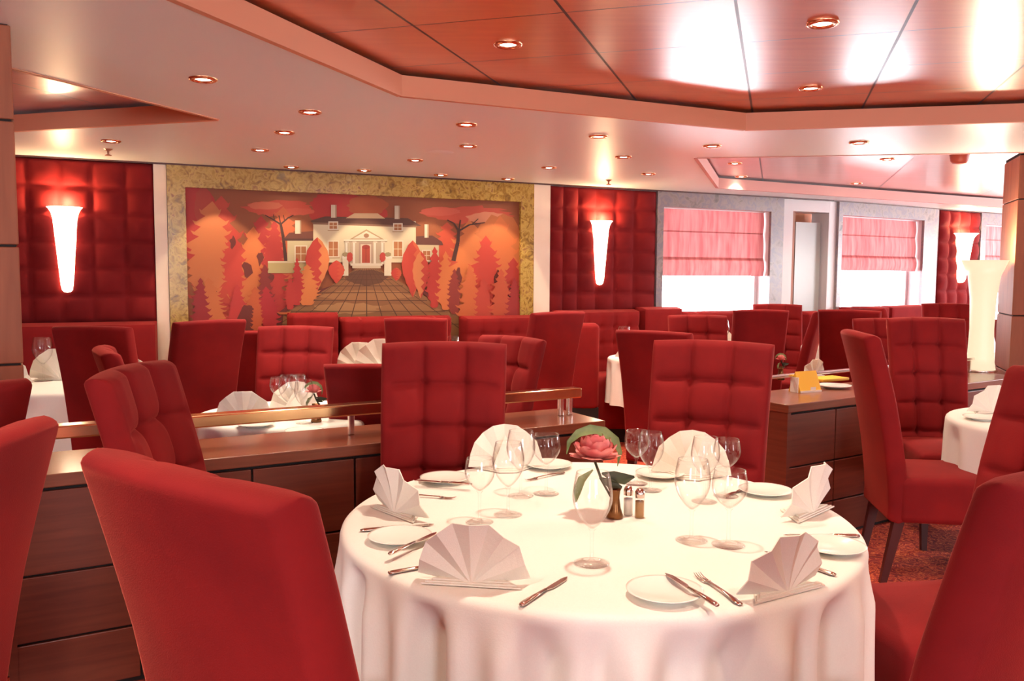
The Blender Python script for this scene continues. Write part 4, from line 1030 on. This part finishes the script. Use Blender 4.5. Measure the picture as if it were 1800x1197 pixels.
# sparse settings on the far tables
def far_set(c, specs, where):
    for i, (kind, px, py, zz, s, l) in enumerate(specs):
        p = P(px, py, ZI)
        if kind == 'n': napkin(p.x, p.y, zz, l, 'fan-folded napkins on the far tables', s)
        elif kind == 'g': glass(G_R, p.x, p.y, l, 'stemmed glasses on the far tables', s)
        elif kind == 'w': glass(G_W, p.x, p.y, l, 'stemmed glasses on the far tables', s)
        elif kind == 'p': plate(p.x, p.y, l, 'plates on the far tables', s)
far_set(T2, [('n', 428, 742, 10, 1.0, 'napkin fan at the left edge of the small table beyond the divider'), ('g', 490, 728, 0, 1.0, 'left wine glass on the small table beyond the divider'), ('w', 508, 738, 0, 1.0, 'middle goblet on the small table beyond the divider'),
    ('g', 524, 722, 0, 1.0, 'rear wine glass on the small table beyond the divider'), ('w', 535, 744, 0, .95, 'goblet left of the small flower beyond the divider'), ('p', 450, 750, 0, 1.0, 'side plate below the rail on the small table'), ('n', 520, 722, 180, 1.0, 'napkin fan behind the glasses on the small table'),
    ('p', 535, 762, 0, 1.0, 'side plate near the rail on the small table, right side')], '')
fq = P(556, 742, ZI); t = empty('bud_vase', (fq.x, fq.y, ZI)); tag(t, 'small bronze vase on the small table beyond the left divider', 'vase')
lathe_obj('vase_body', [(.0001, .001), (.024, .001), (.026, .006), (.018, .03), (.014, .06), (.016, .08), (.02, .088), (.011, .06), (.0001, .02)], M['bronze'], t, 20)
flower(fq.x-.01, fq.y, ZI+.14, .036, 'small pink flower with leaves on the table beyond the left divider', 'flowers on tables')
def on(c, dx, dy): return (c[0]+dx, c[1]+dy)
def far_xy(kind, c, dx, dy, rz, l, s=1.0):
    x, y = on(c, dx, dy)
    if kind == 'n': napkin(x, y, rz, l, 'fan-folded napkins on the far tables', s)
    elif kind == 'p': plate(x, y, l, 'plates on the far tables', s)
    else: glass(G_R if kind == 'g' else G_W, x, y, l, 'stemmed glasses on the far tables', s)
far_xy('n', T3, -.33, -.12, 0, 'napkin fan at the left end of the table before the mural', 1.35); far_xy('n', T3, -.14, -.25, 10, 'tall napkin fan beside the dark chair back before the mural', 1.6)
far_xy('n', T3, -.2, .1, 180, 'rear napkin fan on the table before the mural', 1.3); far_xy('n', T3, .3, .1, 170, 'napkin at the right end of the table before the mural', 1.2)
far_xy('w', T3, .22, -.1, 0, 'goblet at the right end of the table before the mural', 1.3); far_xy('g', T3, .34, -.05, 0, 'wine glass at the right end of the table before the mural', 1.3)
far_xy('n', T5, .36, -.05, 0, 'napkin fan right of the dark square chair back', 1.3); far_xy('w', T5, .25, .2, 0, 'goblet right of the dark square chair back', 1.3); far_xy('n', T5, .1, .3, 170, 'rear napkin fan on the far left table', 1.3)
far_xy('n', T5, -.32, -.2, 0, 'napkin fan beside the wood pillar on the far left table', 1.3); far_xy('w', T5, -.2, .05, 0, 'goblet beside the wood pillar on the far left table', 1.3); far_xy('g', T5, -.25, -.35, 0, 'wine glass at the near edge of the far left table', 1.3)
far_xy('n', T5, -.12, .1, 20, 'second napkin fan beside the pillar on the far left table', 1.4)
far_xy('n', T6, -.15, -.1, 30, 'napkin fan on the table before the aisle banquette', 1.3); far_xy('w', T6, -.22, .05, 0, 'goblet on the table before the aisle banquette', 1.2)
far_xy('w', T9, -.02, -.2, 0, 'goblet between two far chairs before the first window', 1.3); far_xy('n', T9, .0, .05, 0, 'napkin fan between two far chairs before the first window', 1.3)
far_xy('w', T7, -.15, -.1, 0, 'left goblet on the table before the ochre niche', 1.4); far_xy('w', T7, -.02, -.2, 0, 'right goblet on the table before the ochre niche', 1.4); far_xy('n', T7, .1, .0, 0, 'napkin fan on the table before the ochre niche', 1.2); far_xy('p', T7, -.15, -.3, 0, 'plate on the table before the ochre niche')
far_xy('n', T8, -.22, .25, 20, 'napkin fan on the right-hand table, before the divider', 1.0); far_xy('p', T8, -.38, .05, 0, 'side plate at the left rim of the right-hand table'); far_xy('w', T8, -.05, .3, 0, 'goblet on the right-hand table beside the frame edge')
far_xy('n', T10, .1, -.2, 0, 'napkin fan on the table behind the white lamp', 1.3); far_xy('w', T10, -.2, -.3, 0, 'goblet on the table behind the white lamp', 1.3)

# ------------------------------------------------------------------ things on the right divider
ZD = .7805
def dpt(px, py): p = P(px, py, ZD); return p.x, p.y
x, y = dpt(1722, 652); t = empty('table_lamp', (x, y, ZD)); tag(t, 'tall glowing white trumpet lamp standing on the right divider', 'lamp')
lathe_obj('lamp_shade', [(.0001, .012), (.10, .012), (.085, .10), (.078, .3), (.085, .52), (.105, .68), (.15, .79), (.146, .79), (.10, .68), (.08, .52)], M['lampglass'], t, 36)
lathe_obj('lamp_base', [(.0001, .012), (.11, .012), (.112, .006), (.112, 0), (.0001, 0)], M['chrome'], t, 36)
l = bpy.data.lights.new('lamp_bulb', 'POINT'); l.energy = 10; l.color = (1, .8, .55); l.shadow_soft_size = .06; o = bpy.data.objects.new('lamp_bulb', l); C.objects.link(o); o.location = (x, y, ZD+.9)
x, y = dpt(1415, 688); t = empty('menu_card', (x, y, ZD), math.radians(25)); tag(t, 'yellow folded card standing on the near end of the right divider', 'card', 'yellow cards on the right divider')
mb = MB(); v = [(-.08, -.05, 0), (.08, -.05, 0), (.08, 0, .12), (-.08, 0, .12), (.08, .05, 0), (-.08, .05, 0)]; mb.add(v, [(0, 1, 2, 3), (3, 2, 4, 5), (0, 3, 5), (1, 4, 2)]); mb.build('card_cover', M['yellow'], t)
mb = MB(); mb.box(-.085, -.078, -.03, .03, 0, .088); mb.box(-.08, .08, -.05, -.043, 0, .012); mb.box(.0, .04, -.0445, -.043, .012, .03); mb.build('card_edge', M['china'], t)
x, y = dpt(1455, 668); mb = MB(); mb.rbox(-.12, .12, -.07, .07, 0, .018, r=.004, seg=2); tag(mb.build('folded_cloth', M['yellow'], smooth=True, loc=(x, y, ZD), rz=.5, angle=40), 'flat yellow folded cloth lying behind the yellow card', 'cloth')
x, y = dpt(1466, 682); mb = MB(); mb.lathe([(.0001, .004), (.06, .004), (.09, .014), (.1, .018), (.1, .02), (.06, .01), (.0001, .01)], 36); tag(mb.build('dinner_plate', M['china'], smooth=True, loc=(x, y, ZD)), 'white plate on the right divider beside the yellow card', 'plate')
x, y = dpt(1432, 662); napkin(x, y, 30, 'white napkin fan standing behind the yellow card on the divider', 'napkins on the right divider', .8, ZD)
x, y = dpt(1372, 668); t = empty('bud_vase', (x, y, ZD)); tag(t, 'bronze bud vase at the near end of the right divider', 'vase')
lathe_obj('vase_body', [(.0001, .001), (.024, .001), (.026, .006), (.018, .03), (.014, .06), (.016, .08), (.02, .088), (.011, .06), (.0001, .02)], M['bronze'], t, 20)
flower(x, y, ZD+.13, .030, 'small pink flower standing on the near end of the right divider', 'flowers on the right divider')
x, y = dpt(1715, 663); mb = MB(); mb.rbox(-.15, .15, -.06, .06, 0, .02, r=.004, seg=2); tag(mb.build('folded_cloth', M['yellow'], smooth=True, loc=(x-.35, y-.1, ZD), rz=.5, angle=40), 'flat yellow folded cloth on the divider left of the white lamp', 'cloth')
